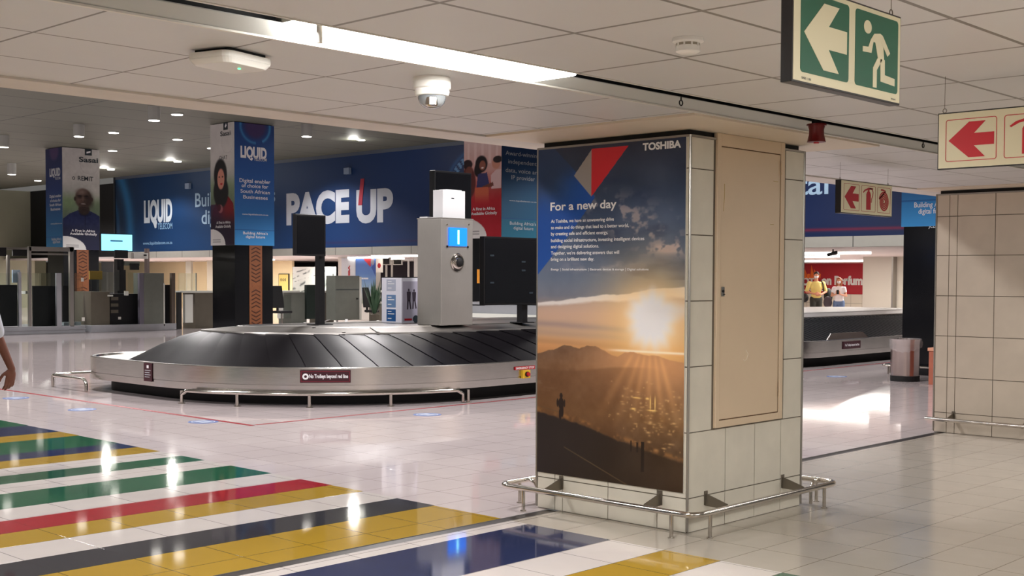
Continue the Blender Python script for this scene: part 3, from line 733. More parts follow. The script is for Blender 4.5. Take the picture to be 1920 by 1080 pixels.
# nearer fire sign, faces -y
YS = 5.6
xa, xb = P(1757,320,1,YS)[0], P(1757,320,1,YS)[0]+.86
zb, zt = P(1757,319,1,YS)[2], P(1757,213,1,YS)[2]
t, sl = sign('fire_sign', 'cream fire equipment sign hanging cut off by the right edge of the picture', 'x', xa, xb, zb, zt, YS, .012)
W = xb-xa; Hh = zt-zb
for k in range(3):
    u0 = xa+.04+k*.273; u1 = u0+.24; v0, v1 = zb+.035, zt-.035
    outline(sl, t, u0, u1, v0, v1, .012, .003, .0015, m_sgr)
    if k == 0: mb = MB(); sl(mb, T(ARROW, u0, v0, u1-u0, v1-v0), .0016, .001); mb.build('arrow_symbol', m_sgr, t)
    elif k == 1: extinguisher(sl, t, u0, v0, u1-u0, v1-v0, m_sgr)
    else: hose_reel(sl, t, u0, v0, u1-u0, v1-v0, m_sgr)
# farther fire sign, faces +x
XS = -4.95
m_sgr2 = mat('sign_dark_red', (170,28,40), .45)
ya, yb = P(1576,400,0,XS)[1], P(1672,406,0,XS)[1]; zb, zt = P(1576,399,0,XS)[2], P(1576,336,0,XS)[2]
t, sl = sign('fire_sign', 'small cream sign with red arrow, extinguisher and hose reel beyond the near pillar', 'y', ya, yb, zb, zt, XS, .05)
W = yb-ya; Hh = zt-zb
for k, (a, b) in enumerate(((.05,.345),(.385,.66),(.70,.96))):
    u0, u1 = ya+W*a, ya+W*b; v0, v1 = zb+Hh*.10, zb+Hh*.90
    outline(sl, t, u0, u1, v0, v1, .012, .003, .0015, m_sgr2)
    if k == 0: mb = MB(); sl(mb, T(ARROW, u0, v0, u1-u0, v1-v0), .0016, .001); mb.build('arrow_symbol', m_sgr2, t)
    elif k == 1: extinguisher(sl, t, u0, v0, u1-u0, v1-v0, m_sgr2)
    else: hose_reel(sl, t, u0, v0, u1-u0, v1-v0, m_sgr2)

# =================================================================== CAROUSELS
def ring_fn(x0, x1, y0, y1, R, m=22, k=14):
    """R = radii for corners (x1,y0),(x1,y1),(x0,y1),(x0,y0) walked counter-clockwise; returns pts(inset)"""
    def pts(d):
        X0, X1, Y0, Y1 = x0+d, x1-d, y0+d, y1-d
        rs = [max(r-d, .25) for r in R]
        cs = [(X1-rs[0], Y0+rs[0], -90, rs[0]), (X1-rs[1], Y1-rs[1], 0, rs[1]), (X0+rs[2], Y1-rs[2], 90, rs[2]), (X0+rs[3], Y0+rs[3], 180, rs[3])]
        out = []
        for i, (cx, cy, a0, r) in enumerate(cs):
            arc = [(cx+r*math.cos(math.radians(a0+90*q/m)), cy+r*math.sin(math.radians(a0+90*q/m))) for q in range(m+1)]
            out += arc
            nx, ny, na, nr = cs[(i+1) % 4]; s = (nx+nr*math.cos(math.radians(na)), ny+nr*math.sin(math.radians(na))); e = arc[-1]
            out += [(e[0]+(s[0]-e[0])*q/k, e[1]+(s[1]-e[1])*q/k) for q in range(1, k)]
        return out
    return pts
def loft(pts, prof, name, m, par, smooth=True, cap=False, th=0):
    mb = MB(); rings = [[(x, y, z) for x, y in pts(d)] for d, z in prof]; n = len(rings[0])
    vs = [p for r in rings for p in r]; fs = []
    for i in range(len(rings)-1):
        for k in range(n): fs.append((i*n+k, i*n+(k+1) % n, (i+1)*n+(k+1) % n, (i+1)*n+k))
    if cap: fs.append(tuple((len(rings)-1)*n+k for k in range(n)))
    mb.add(vs, fs); o = mb.build(name, m, par, smooth=smooth)
    if smooth: o.modifiers['split'].split_angle = math.radians(14)
    return o
m_rub = mat('black_rubber_belt', (18,16,20), .40, spec=.16, noise=(.2, 4))
m_rub2 = mat('ribbed_rubber_belt', (20,20,21), .42, spec=.3)
def belt(pts, prof, par, per, shift, lift, m, name='belt_slat', thin=.004):
    """overlapping crescent plates, each one rides a few mm over the next; sheared so the seams run diagonally"""
    cols = [pts(d) for d, z in prof]; n = len(cols[0]); mb = MB()
    def S(i, t):
        c = cols[i]; t = t % n; a = int(t); f = t-a; p, q = c[a % n], c[(a+1) % n]
        return (p[0]+(q[0]-p[0])*f, p[1]+(q[1]-p[1])*f)
    nr = len(prof)
    # equal-length plates measured along the outer edge
    L = [0]
    for k in range(n): a, b = cols[0][k], cols[0][(k+1) % n]; L.append(L[-1]+math.hypot(b[0]-a[0], b[1]-a[1]))
    tot = L[-1]; cnt = int(tot/per)
    def tof(s):
        s = s % tot; k = np.searchsorted(L, s, side='right')-1; k = min(int(k), n-1)
        return k+(s-L[k])/(L[k+1]-L[k])
    sub = 4
    for j_ in range(cnt):
        vs = []; fs = []
        for i in range(nr):
            for q in range(sub+1):
                s = (j_+q/sub*1.04)*tot/cnt + shift*(i/(nr-1))**1.3
                x, y = S(i, tof(s)); vs.append((x, y, prof[i][1]+lift*(1-q/sub)+.004*math.sin(PI*q/sub)))
        w = sub+1
        for i in range(nr-1):
            for q in range(sub): fs.append((i*w+q, i*w+q+1, (i+1)*w+q+1, (i+1)*w+q))
        mb.add(vs, fs)
    return mb.build(name, m, par, smooth=True, fix=True)
def carousel(label, x0, x1, y0, y1, R, loc, per, shift, lift, mb_rub, left_in=0):
    t = thing('baggage_carousel', label, 'baggage carousel', loc)
    pts = ring_fn(x0, x1, y0, y1, R)
    loft(pts, [(.28,0),(.28,.20)], 'plinth', m_mblack, t)
    loft(pts, [(.30,.19),(.02,.17),(.005,.172),(.004,.262)], 'lower_fascia', m_steel, t)
    loft(pts, [(.014,.262),(.014,.27),(0,.272),(0,.474),(.006,.484),(.03,.486),(.05,.48),(.06,.455),(.12,.44)], 'upper_fascia', m_steel, t)
    ptsb = ring_fn(x0+left_in, x1, y0, y1, R)
    if left_in:
        mb = MB(); A_ = [(x, y, .452) for x, y in pts(.10)]; B_ = [(x, y, .456) for x, y in ptsb(.10)]; n = len(A_)
        mb.add(A_+B_, [(k, (k+1) % n, n+(k+1) % n, n+k) for k in range(n)]); mb.build('end_shelf', m_steel_deck, t, smooth=True)
    belt(ptsb, [(.09,.452),(.3,.55),(.52,.66),(.74,.77),(.96,.852)], t, per, shift, lift, mb_rub)
    loft(ptsb, [(.10,.40),(.93,.80)], 'belt_bed', m_mblack, t)
    loft(ptsb, [(.94,.84),(.95,.872),(1.0,.88),(1.32,.925)], 'deck_skirt', m_steel_deck, t)
    loft(ptsb, [(1.30,.921),(1.34,.935),(1.4,.935)], 'deck', m_steel_deck, t, cap=True, smooth=False)
    return t, pts
K1X0, K1X1, K1Y0, K1Y1 = -16.8, -11.40, 8.46, 17.3
car1, pts1 = carousel('near baggage carousel with black sloping belt and stainless steel rim', K1X0, K1X1, K1Y0, K1Y1, (3.1,2.3,2.3,.9), (-14, 12.5, 0), .46, -.55, .009, m_rub, left_in=.85)
car2, pts2 = carousel('far baggage carousel with diagonal black slats seen right of the poster pillar', -16.8, -11.42, 18.2, 29.0, (2.3,2.3,2.3,2.3), (-14, 23, 0), .16, -.75, .012, m_rub2)
# white seam strips on the deck skirt of the near one
o_out = pts1(.95); o_in = pts1(1.31)
def near_idx(px, ring, z):
    best = min(range(len(ring)), key=lambda i: abs(proj((ring[i][0], ring[i][1], z))[0]-px) + (1000 if ring[i][1] > 15 or (ring[i][0] < -16.9) else 0)); return best
m_bright = mat('bare_bright_steel', (240,238,234), .25, .3)
for pa, pb in (((566,), (592,)), ((604,), (617,)), ((655,), (655,)), ((702,), (694,)), ((716,), (704,))):
    a = o_out[near_idx(pa[0], o_out, .87)]; b = o_in[near_idx(pb[0], o_in, .925)]
    A = Vector((a[0], a[1], .884)); B = Vector((b[0], b[1], .932)); d = (B-A).normalized(); nrm = Vector((-d.y, d.x, 0))*.022
    MB().slab([A-nrm, A+nrm, B+nrm, B-nrm], (0,0,.004)).build('seam_strip', m_bright, car1)
# rim joint and notices
def fascia_point(pts, px, z, d=0):
    r = pts(d); c = min(range(len(r)), key=lambda i: abs(proj((r[i][0], r[i][1], z))[0]-px)+(1e4 if (r[i][1] > 14.5 or r[i][0] < -16.5) else 0))
    best = None
    for k in (c-1, c):
        a, b = r[k % len(r)], r[(k+1) % len(r)]
        for q in range(41):
            f = q/40; x, y = a[0]+(b[0]-a[0])*f, a[1]+(b[1]-a[1])*f; e = abs(proj((x, y, z))[0]-px)
            if best is None or e < best[0]: best = (e, x, y, b[0]-a[0], b[1]-a[1])
    _, x, y, tx, ty = best; L = math.hypot(tx, ty); tx, ty = tx/L, ty/L
    return x, y, tx, ty
def plate(px0, px1, zc, h, label, cat, name, base_m, pts=pts1, build=None, off=.012):
    a = fascia_point(pts, px0, zc); b = fascia_point(pts, px1, zc)
    tx, ty = b[0]-a[0], b[1]-a[1]; L = math.hypot(tx, ty); tx, ty = tx/L, ty/L; nx, ny = ty, -tx
    ox, oy = a[0]+nx*off, a[1]+ny*off
    t = thing(name, label, cat, ((a[0]+b[0])/2, (a[1]+b[1])/2, zc-h/2))
    def box(u0, u1, z0, z1, o, th, nm, m):
        mb = MB(); mb.slab([(ox+tx*u+nx*o, oy+ty*u+ny*o, z) for u, z in ((u0,z0),(u1,z0),(u1,z1),(u0,z1))], (nx*th, ny*th, 0)); return mb.build(nm, m, t)
    box(0, L, zc-h/2, zc+h/2, -.007 if off < .038 else -off+.001, .007 if off < .038 else off-.001, 'board', base_m)
    build(t, box, L, zc, h, lambda mb, s, u, z, hh, w=None, al='l', bold=.01: text(mb, s, (ox+tx*u+nx*.004, oy+ty*u+ny*.004, z), (tx,ty,0), (0,0,1), hh, width=w, align=al, bold=bold), (ox, oy, tx, ty, nx, ny))
    return t
m_maroon = mat('notice_maroon', (58,16,28), .4); m_maroonb = mat('notice_border', (130,30,48), .4)
def trolley(t, box, L, zc, h, tx_, fr):
    e = .012
    for (u0, u1, z0, z1) in ((e,L-e,zc-h/2+e,zc-h/2+e+.006),(e,L-e,zc+h/2-e-.006,zc+h/2-e),(e,e+.006,zc-h/2+e,zc+h/2-e),(L-e-.006,L-e,zc-h/2+e,zc+h/2-e)):
        box(u0, u1, z0, z1, .001, .001, 'border_line', m_maroonb)
    ox, oy, tx, ty, nx, ny = fr; mb = MB(); r = h*.25; u = .03+r
    for q in range(20):
        a0, a1 = 2*PI*q/20, 2*PI*(q+1)/20
        mb.poly([(ox+tx*(u+r*math.cos(a0)*f)+nx*.004, oy+ty*(u+r*math.cos(a0)*f)+ny*.004, zc+r*math.sin(a0)*f) for f in (1,)] + [(ox+tx*(u+r*math.cos(a1))+nx*.004, oy+ty*(u+r*math.cos(a1))+ny*.004, zc+r*math.sin(a1)), (ox+tx*(u+r*.45*math.cos(a1))+nx*.004, oy+ty*(u+r*.45*math.cos(a1))+ny*.004, zc+r*.45*math.sin(a1)), (ox+tx*(u+r*.45*math.cos(a0))+nx*.004, oy+ty*(u+r*.45*math.cos(a0))+ny*.004, zc+r*.45*math.sin(a0))])
    mb.build('ring_symbol', m_ink_w, t, fix=False)
    mb = MB(); tx_(mb, 'No Trolleys beyond red line', .075+r, zc-h*.12, h*.30, w=L-.11-r, bold=.03); mb.build('lettering', m_ink_w, t, fix=False)
plate(563, 658, .375, .155, 'dark maroon no-trolleys notice on the curved steel rim of the near carousel', 'notice', 'notice_board', m_maroon, build=trolley, off=.034)
def upright(t, box, L, zc, h, tx_, fr):
    box(L*.38, L*.62, zc+h*.22, zc+h*.38, .001, .001, 'warning_symbol', m_ink_w)
    for k in range(4): box(L*.15, L*(.85-.12*(k % 2)), zc+h*(.08-.12*k), zc+h*(.115-.12*k), .001, .001, 'text_line', m_ink_g)
plate(271, 286, .35, .24, 'small upright dark notice at the left end of the near carousel rim', 'notice', 'notice_board', m_maroon, build=upright)
def estop_label(t, box, L, zc, h, tx_, fr):
    mb = MB(); tx_(mb, 'EMERGENCY STOP', L*.05, zc-h*.28, h*.6, w=L*.9, bold=.02); mb.build('lettering', m_ink_w, t, fix=False)
plate(964, 1002, .385, .045, 'red emergency stop label strip above the yellow stop box', 'label', 'label_strip', m_red, build=estop_label)
def estop(t, box, L, zc, h, tx_, fr):
    ox, oy, tx, ty, nx, ny = fr; u = L/2
    mb = MB(); mb.tube([(ox+tx*u, oy+ty*u, zc), (ox+tx*u+nx*.02, oy+ty*u+ny*.02, zc)], .036, 18).build('collar', m_black, t, smooth=True)
    mb = MB(); mb.tube([(ox+tx*u+nx*.018, oy+ty*u+ny*.018, zc), (ox+tx*u+nx*.045, oy+ty*u+ny*.045, zc)], .026, 18).build('stop_button', m_red, t, smooth=True)
plate(977, 990, .30, .11, 'yellow emergency stop box with red button on the near carousel', 'emergency stop', 'emergency_stop_box', mat('estop_yellow', (226,182,50), .4), build=estop, off=.04)
def trolley_far(t, box, L, zc, h, tx_, fr):
    mb = MB(); tx_(mb, 'No Trolleys beyond red line', L*.08, zc-h*.12, h*.26, w=L*.84, bold=.02); mb.build('lettering', m_ink_w, t, fix=False)
# far carousel: plain straight side at x=-11.42
def on_side(px, py): return P(px, py, 0, -11.42)
a, b = on_side(1580, 650), on_side(1612, 650)
t = thing('notice_board', 'small maroon notice on the steel rim of the far carousel', 'notice', (-11.42, (a[1]+b[1])/2, .3))
zc = P(1595, 646.5, 0, -11.42)[2]
MB().box(-11.42, -11.402, a[1], b[1], zc-.07, zc+.07).build('board', m_maroon, t)
mb = MB(); text(mb, 'No Trolleys beyond red line', (-11.399, a[1]+.06, zc-.02), (0,1,0), (0,0,1), .045, width=b[1]-a[1]-.12, bold=.02); mb.build('lettering', m_ink_w, t, fix=False)
g0, g1, g2, g3 = on_side(1552,639), on_side(1563,626), on_side(1622,622), on_side(1632,636)
t = tag(MB().slab([(-11.46,g0[1],.47),(-11.46,g3[1],.47),(-11.49,g2[1],.60),(-11.49,g1[1],.60)], (.02,0,0)).build('deflector_plate', m_steel), 'raised sloping steel plate standing on the rim of the far carousel', 'plate')

# bumper rails round the near carousel
def at_z(px, py, z=0.0): q = P(px, py, 2, z); return (q[0], q[1])
cr = thing('bumper_rail', 'low curved steel tube rail along the front of the near carousel', 'guard rail', (-12.6, 9.0, 0))
out = ring_fn(K1X0-.10, K1X1+.10, K1Y0-.10, K1Y1+.1, (3.2,2.4,2.4,1.0), m=60, k=60)(0)
def idx_at(px, z): return min(range(len(out)), key=lambda i: abs(proj((out[i][0], out[i][1], z))[0]-px)+(1e4 if (out[i][1] > 14.5 or out[i][0] < -16.85) else 0))
i0, i1 = idx_at(339, .2), idx_at(872, .2); RZ1 = .165
n_ = len(out); seq = []; i = i0
while i != i1: seq.append(i); i = (i+1) % n_
seq.append(i1)
path = [(out[k][0], out[k][1], RZ1) for k in seq]
path = [(path[0][0], path[0][1], .01), (path[0][0], path[0][1], RZ1-.05)] + path[1:-1] + [(path[-1][0], path[-1][1], RZ1-.05), (path[-1][0], path[-1][1], .01)]
MB().tube(path, .024, 12).build('rail_tube', m_chrome, cr, smooth=True)
for px in (339, 442, 582, 732, 874):
    q = out[idx_at(px, .1)]
    MB().tube([(q[0],q[1],0.004),(q[0],q[1],RZ1)], .022, 12).build('post', m_chrome, cr, smooth=True)
    MB().lathe([(.045,0),(.045,.006)], (q[0],q[1],0), 16).build('foot_flange', m_darksteel, cr)
cr = thing('bumper_rail', 'short bent steel tube rail guarding the left corner of the near carousel', 'guard rail', (-17, 8.7, 0))
pa = [(-16.02,8.34,.01),(-16.02,8.34,.13),(-16.08,8.34,.175),(-16.95,8.34,.175),(-17.10,8.40,.175),(-17.14,8.55,.175),(-17.14,9.4,.175),(-17.14,9.5,.13),(-17.14,9.5,.01)]
MB().tube(rounded(pa, .04, 4, closed=False), .024, 12).build('rail_tube', m_chrome, cr, smooth=True)
MB().tube([(-17.08,8.38,.004),(-17.08,8.38,.17)], .022, 12).build('post', m_chrome, cr, smooth=True)

# control tower on the deck
TX0, TX1, TY0, TY1, TZ0, TZ1 = -13.03, -12.54, 11.8, 12.42, .936, 2.43
t = thing('control_tower', 'square brushed steel tower with glowing blue number one standing on the near carousel', 'tower', ((TX0+TX1)/2, (TY0+TY1)/2, TZ0))
MB().box(TX0, TX1, TY0, TY1, TZ0, TZ1).build('housing', m_steel_v, t, bevel=.008)
MB().box(TX0-.006, TX1+.006, TY0-.006, TY1+.006, TZ1, TZ1+.012).build('lid', m_steel_v, t)
tf = lambda px, py: P(px, py, 0, TX1)
a, b = tf(841, 461), tf(874, 428)
s_ = MB().box(TX1, TX1+.02, a[1], b[1], a[2], b[2]).build('number_screen', lamp_emit('blue_screen', (20,110,235), 1.6), t)
mb = MB(); text(mb, '1', (TX1+.023, (a[1]+b[1])/2, a[2]+.03), (0,1,0), (0,0,1), b[2]-a[2]-.06, align='c', bold=.015); mb.build('digit', lamp_emit('cyan_digit', (150,240,255), 2.6), s_, fix=False)
for py, pz in ((a[1]-.03, a[2]-.01), (b[1]+.03, a[2]-.01)): MB().box(TX1, TX1+.012, py-.012, py+.012, pz-.014, pz+.014).build('screen_clip', m_black, s_)
for py in (838, 879): q = tf(py, 421); MB().tube([(TX1,q[1],q[2]),(TX1+.008,q[1],q[2])], .012, 12).build('bolt', m_darksteel, t, smooth=True)
q = tf(857, 492)
MB().lathe([(.125,0),(.128,.012),(.115,.022),(.105,.02),(.095,.03),(.07,.034),(.066,.05)], (TX1, q[1], q[2]), 36, axis='x').build('speaker_ring', m_chrome, t, smooth=True)
MB().lathe([(.066,.0),(.064,.062),(.04,.08),(.003,.086)], (TX1, q[1], q[2]), 28, axis='x').build('speaker_dome', m_mblack, t, smooth=True)
c = thing('paper_box', 'upright white cardboard box standing on top of the steel tower', 'box', (-12.75, 12.1, TZ1+.012))
a, b = P(830, 409, 0, -12.66), P(872, 409, 0, -12.66); zt_ = P(850, 357, 0, -12.66)[2]
MB().box(-12.86, -12.66, a[1], b[1], TZ1+.0125, zt_).build('carton', m_paper, c, bevel=.004)
MB().box(-12.83, -12.69, a[1]+.09, b[1]-.04, zt_, zt_+.012).build('lid_flap', m_paper, c)
MB().box(-12.659, -12.657, (a[1]+b[1])/2-.05, (a[1]+b[1])/2+.0, zt_-.12, zt_-.105).build('printed_mark', m_dgrey, c)
pp = MB(); pp.obox((-12.945, 11.92, TZ1+.0125), .13, .20, .02, .1)
tag(pp.build('paper_pile', m_paper), 'low pile of loose white papers on the left of the steel tower top', 'papers')
# advertising box
c0 = P(753, 606, 2, .936); bx, by = c0[0], c0[1]
zt_ = P(753, 521, 1, by)[2]; xl = P(715.5, 560, 1, by)[0]; yr = by+.66
t = thing('advertising_box', 'white upright advertising box with blue panels on the near carousel deck', 'advertising box', ((xl+bx)/2, by+.33, .936))
MB().box(xl, bx, by, yr, .9355, zt_).build('body', mat('ad_box_white', (226,226,238), .4), t, bevel=.006)
MB().box(xl+.01, bx-.01, by+.01, yr-.01, zt_, zt_+.015).build('black_lid', m_mblack, t)
fx = lambda px, py: P(px, py, 1, by)
for (p0, p1, cc, nm) in (((725,545),(742,524),(176,182,200),'pale_panel'), ((725,576),(742,553),(104,136,178),'blue_panel'), ((725,602),(742,580),(28,82,140),'deep_blue_panel')):
    a, b = fx(*p0), fx(*p1)
    q = MB().box(a[0], b[0], by-.003, by, a[2], b[2]).build(nm, mat('print_'+nm, cc, .4), t)
    for k, f in enumerate((.78, .58, .2)):
        MB().box(a[0]+.03, a[0]+(b[0]-a[0])*(.55+.3*(k == 1)), by-.005, by-.003, a[2]+(b[2]-a[2])*f, a[2]+(b[2]-a[2])*(f+.07)).build('text_line', m_ink_w, q)
fy = lambda px, py: P(px, py, 0, bx)
MB().box(bx, bx+.003, by+.02, yr-.02, .96, zt_-.05).build('side_print', mat('ad_lilac', (178,174,192), .4), t)
for (cx_, top, bot) in ((766, 541, 580), (776, 542, 579)):
    a, b = fy(cx_, bot), fy(cx_, top); H_ = b[2]-a[2]; y_ = a[1]; z_ = a[2]
    mb = MB()
    for pl in ([(-.10,.40),(.10,.40),(.13,.84),(.05,.86),(-.05,.86),(-.13,.84)], [(-.10,.42),(-.01,.42),(-.04,0),(-.12,0)], [(.10,.42),(.01,.42),(.10,0),(.17,.02)],
               [(.05*math.cos(2*PI*i/12), .93+.065*math.sin(2*PI*i/12)) for i in range(12)]):
        mb.slab([(bx+.004, y_+u_*H_, z_+v_*H_) for u_, v_ in pl], (.002,0,0))
    mb.build('walking_silhouette', mat('silhouette_grey', (62,54,66), .5), t)
a, b = fy(758, 601), fy(772, 597); MB().box(bx+.003, bx+.006, a[1], b[1], a[2], b[2]).build('red_strip', m_red, t)
q = fy(779, 598); mb = MB(); mb.slab([(bx+.004, q[1]+.055*math.cos(2*PI*i/20), q[2]+.055*math.sin(2*PI*i/20)) for i in range(20)], (.002,0,0)).build('round_emblem', m_dgrey, t)

# television screens on poles
def tv(label, x, y0, y1, z0, z1, th, pole, r=.05, ground=.936, hooks=()):
    t = thing('display_screen', label, 'screen', (pole[0], pole[1], ground))
    MB().box(x-th, x, y0, y1, z0, z1).build('screen_casing', m_black, t, bevel=.01)
    MB().box(x-.001, x+.004, y0+.025, y1-.025, z0+.03, z1-.03).build('screen_glass', m_gblack, t)
    MB().box(pole[0]-r, pole[0]+r, pole[1]-r, pole[1]+r, ground, z1-.06).build('pole', m_black, t, bevel=.006)
    MB().box(min(pole[0], x-th)-.02, max(pole[0], x-th)+.02, max(y0+.02, min(pole[1]-.06, y1-.14)), max(y0+.02, min(pole[1]-.06, y1-.14))+.12, (z0+z1)/2-.06, (z0+z1)/2+.06).build('mount_arm', m_black, t)
    MB().box(pole[0]-.13, pole[0]+.13, pole[1]-.13, pole[1]+.13, ground-.0005, ground+.012).build('foot_plate', m_black, t)
    return t
q = P(600, 609, 2, .936); xx = q[0]+.05
ya, yb = P(549, 440, 0, xx)[1], P(606, 440, 0, xx)[1]
tv('dark narrow display screen on a black pole at the left end of the near carousel', xx+.06, ya, yb, P(575, 480, 0, xx)[2], P(575, 402, 0, xx)[2], .07, (q[0], q[1]), .05)
q = P(979, 605, 2, .936); xx = q[0]+.12
ya, yb = P(908, 500, 0, xx)[1], P(1062, 500, 0, xx)[1]
t = tv('very large black display screen on a pole beside the poster pillar', xx, ya, yb, P(940, 572, 0, xx)[2], P(940, 444, 0, xx)[2], .1, (q[0], q[1]), .058)
for px, py in ((922,479),(922,530),(981,491),(981,507),(995,549),(1012,545)):
    a = P(px, py, 0, xx); MB().box(xx+.003, xx+.01, a[1]-.04, a[1]+.04, a[2]-.012, a[2]+.012).build('cable_bracket', m_dgrey, t)
xx = -13.35
ya, yb = P(815, 360, 0, xx)[1], P(884, 360, 0, xx)[1]
tv('black display screen rising behind the steel tower and its white box', xx, ya, yb, P(840, 440, 0, xx)[2], P(840, 321, 0, xx)[2], .12, (xx-.15, (ya+yb)/2), .05)

# =================================================================== HALL SHELL
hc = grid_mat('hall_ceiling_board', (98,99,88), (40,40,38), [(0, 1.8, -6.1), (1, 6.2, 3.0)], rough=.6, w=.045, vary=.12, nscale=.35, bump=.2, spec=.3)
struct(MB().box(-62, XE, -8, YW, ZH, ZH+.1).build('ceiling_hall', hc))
m_navy = mat('bulkhead_navy', (28,46,84), .5)
XB0 = -50.12
struct(MB().box(XB0, 8, YW+.02, YW+.3, 2.66, ZH).build('wall_back', m_navy))
struct(MB().box(XB0, 8, YW-.02, YW+.3, 2.40, 2.66).build('trim_8', grid_mat('bulkhead_lower_grey', (150,148,140), (84,82,78), [(0, 2.0, -14.65)], rough=.5, w=.03, vary=.08)))
struct(MB().box(-62, XB0, 29.2, 29.4, 2.5, ZH).build('wall_recess', m_mblack))
struct(MB().box(-62, -61.8, -8, 29.4, 0, ZH).build('wall_left', mat('olive_grey_wall', (160,160,138), .6, noise=(.08, .6))))
struct(MB().box(XB0-.02, XB0+.1, YW-.05, 29.4, 2.42, ZH).build('wall_return', mat('return_dark', (24,30,40), .5)))
# low rooms behind the bulkhead
cb = grid_mat('backroom_ceiling', (206,194,190), (120,108,104), [(1, .9, 28.0)], rough=.45, w=.06, vary=.08, nscale=1)
struct(MB().box(-62, 0, YW+.3, 62, 2.40, 2.48).build('ceiling_back', cb))
m_cw = mat('cream_wall', (226,208,168), .6, noise=(.04, 1))
def wallseg(name, px0, px1, Y, m, z0=0, z1=2.42, th=.12):
    a, b = P(px0, 500, 1, Y)[0], P(px1, 500, 1, Y)[0]
    return struct(MB().box(a, b, Y, Y+th, z0, z1).build(name, m))
wallseg('wall_cream', -60, 548, 36, m_cw)
wallseg('wall_grey_panel', 348, 358, 34, mat('panel_grey', (168,164,150), .6))
wallseg('wall_grey_panel_2', 388, 402, 34, mat('panel_grey2', (190,184,166), .6))
wallseg('wall_left_dark', 60, 128, 33.5, mat('left_brown', (74,68,56), .6), 0, 2.42)
wallseg('wall_left_booth', 190, 212, 33.5, mat('left_slate', (112,116,118), .6), 0, 2.42)
wallseg('wall_dark', 545, 800, 41, mat('backroom_dark', (52,46,54), .6))
a = P(1430, 520, 1, 55)[0]; b = P(1640, 520, 1, 55)[0]
struct(MB().box(a, b, 55, 55.3, 0, 2.40).build('wall_perfume_base', grid_mat('cream_tile_far', (226,216,196), (170,158,140), [(0,.6,0),(2,.45,0)], rough=.4, w=.02)))
struct(MB().box(a, b, 55, 55.3, 2.40, 2.5).build('trim_9', m_white))
struct(MB().box(-50, 0, 61, 61.2, 0, 2.5).build('wall_far', m_cw))
# red perfume hoarding
t = thing('shop_hoarding', 'dark red shop hoarding with white lettering and flames far behind the far carousel', 'hoarding', ((a+b)/2, 55, .9))
MB().box(a, b, 54.94, 54.999, .9, 2.40).build('red_board', mat('hoarding_red', (170,34,44), .45), t)
mb = MB()
def ty(mb, s, p0, p1, hpx, Y, bold=.02):
    A, B = P(*p0, 1, Y), P(*p1, 1, Y); text(mb, s, (A[0], Y, A[2]), (1,0,0), (0,0,1), hpx, width=B[0]-A[0], bold=bold)
ty(mb, 'on Perfume', (1540,533), (1627,533), .40, 54.93, .05)
ty(mb, 'HOT', (1493,534), (1527,534), .36, 54.93, .05); ty(mb, 'PRICES', (1489,545), (1549,545), .22, 54.93, .03)
mb.build('lettering', m_white, t, fix=False)
mb = MB(); c = P(1520, 518, 1, 54.93)
for k in range(6):
    x = c[0]-.55+k*.2; h_ = .35+.25*math.sin(k*2.1+1); mb.slab([(x-.09,54.93,c[2]-.1),(x+.09,54.93,c[2]-.1),(x+.12,54.93,c[2]+.12),(x-.02+.06*math.sin(k),54.93,c[2]+h_),(x-.05,54.93,c[2]+.1)], (0,-.01,0))
mb.build('flame_print', mat('flame_orange', (236,112,44), .5), t)
# white tiled column in the back room
a, b, c_ = P(1618,500,1,40)[0], P(1674,500,1,40)[0], P(1760,500,1,40)[0]
t = thing('tiled_column', 'bright white tiled pillar in the far room behind the far carousel', 'column', ((a+b)/2, 40.5, 0))
wt = grid_mat('white_column_tile', (236,232,222), (188,182,170), [(0,.5,a),(1,.5,40),(2,.42,.15)], rough=.35, w=.014, vary=.03)
MB().box(a, b, 40, 42, 0, 2.40).build('tile_cladding', wt, t)
MB().box(b, c_, 40.25, 42, 0, 2.40).build('side_return', mat('return_cream', (206,200,186), .5), t)
MB().box(b-.03, b+.03, 39.97, 40.27, 0, 2.40).build('corner_trim', m_alu, t)
# fluorescent strips in the back room
for (x, y, L, s) in ((-19.5,29.6,3.2,'nearest the bulkhead behind the far carousel'), (-18.5,32.5,3.4,'second back behind the far carousel'), (-22.5,37,4.5,'third back above the two travellers'), (-26.5,46,5,'farthest, near the red hoarding'),
        (-33.2,29.0,2.4,'above the grey partition beside the blue poster'), (-36.5,30.5,2.2,'seen between the banner pillar and the narrow screen'), (-38.8,33,3,'behind the narrow screen pole'), (-45.5,32.0,1.6,'left of the banner pillar over the cream room'), (-48.5,33.5,1.8,'left-most over the cream room')):
    tag(MB().box(x-L/2, x+L/2, y-.09, y+.09, 2.335, 2.40).build('ceiling_light', lamp_emit('back_tube', (255,250,240), 7)), 'low white strip light, '+s, 'light', 'strip lights in the back rooms')
c = P(1562, 467, 1, 29.5)
t = thing('bullet_camera', 'small black bullet camera under the low ceiling behind the far carousel', 'security camera', (c[0], c[1], 2.40))
MB().tube([(c[0],c[1],2.405),(c[0],c[1],2.30)], .02, 10).build('stem', m_black, t, smooth=True)
MB().tube([(c[0]-.14,c[1]-.03,2.25),(c[0]+.12,c[1],2.32)], [.045,.05], 14).build('camera_body', m_black, t, smooth=True)

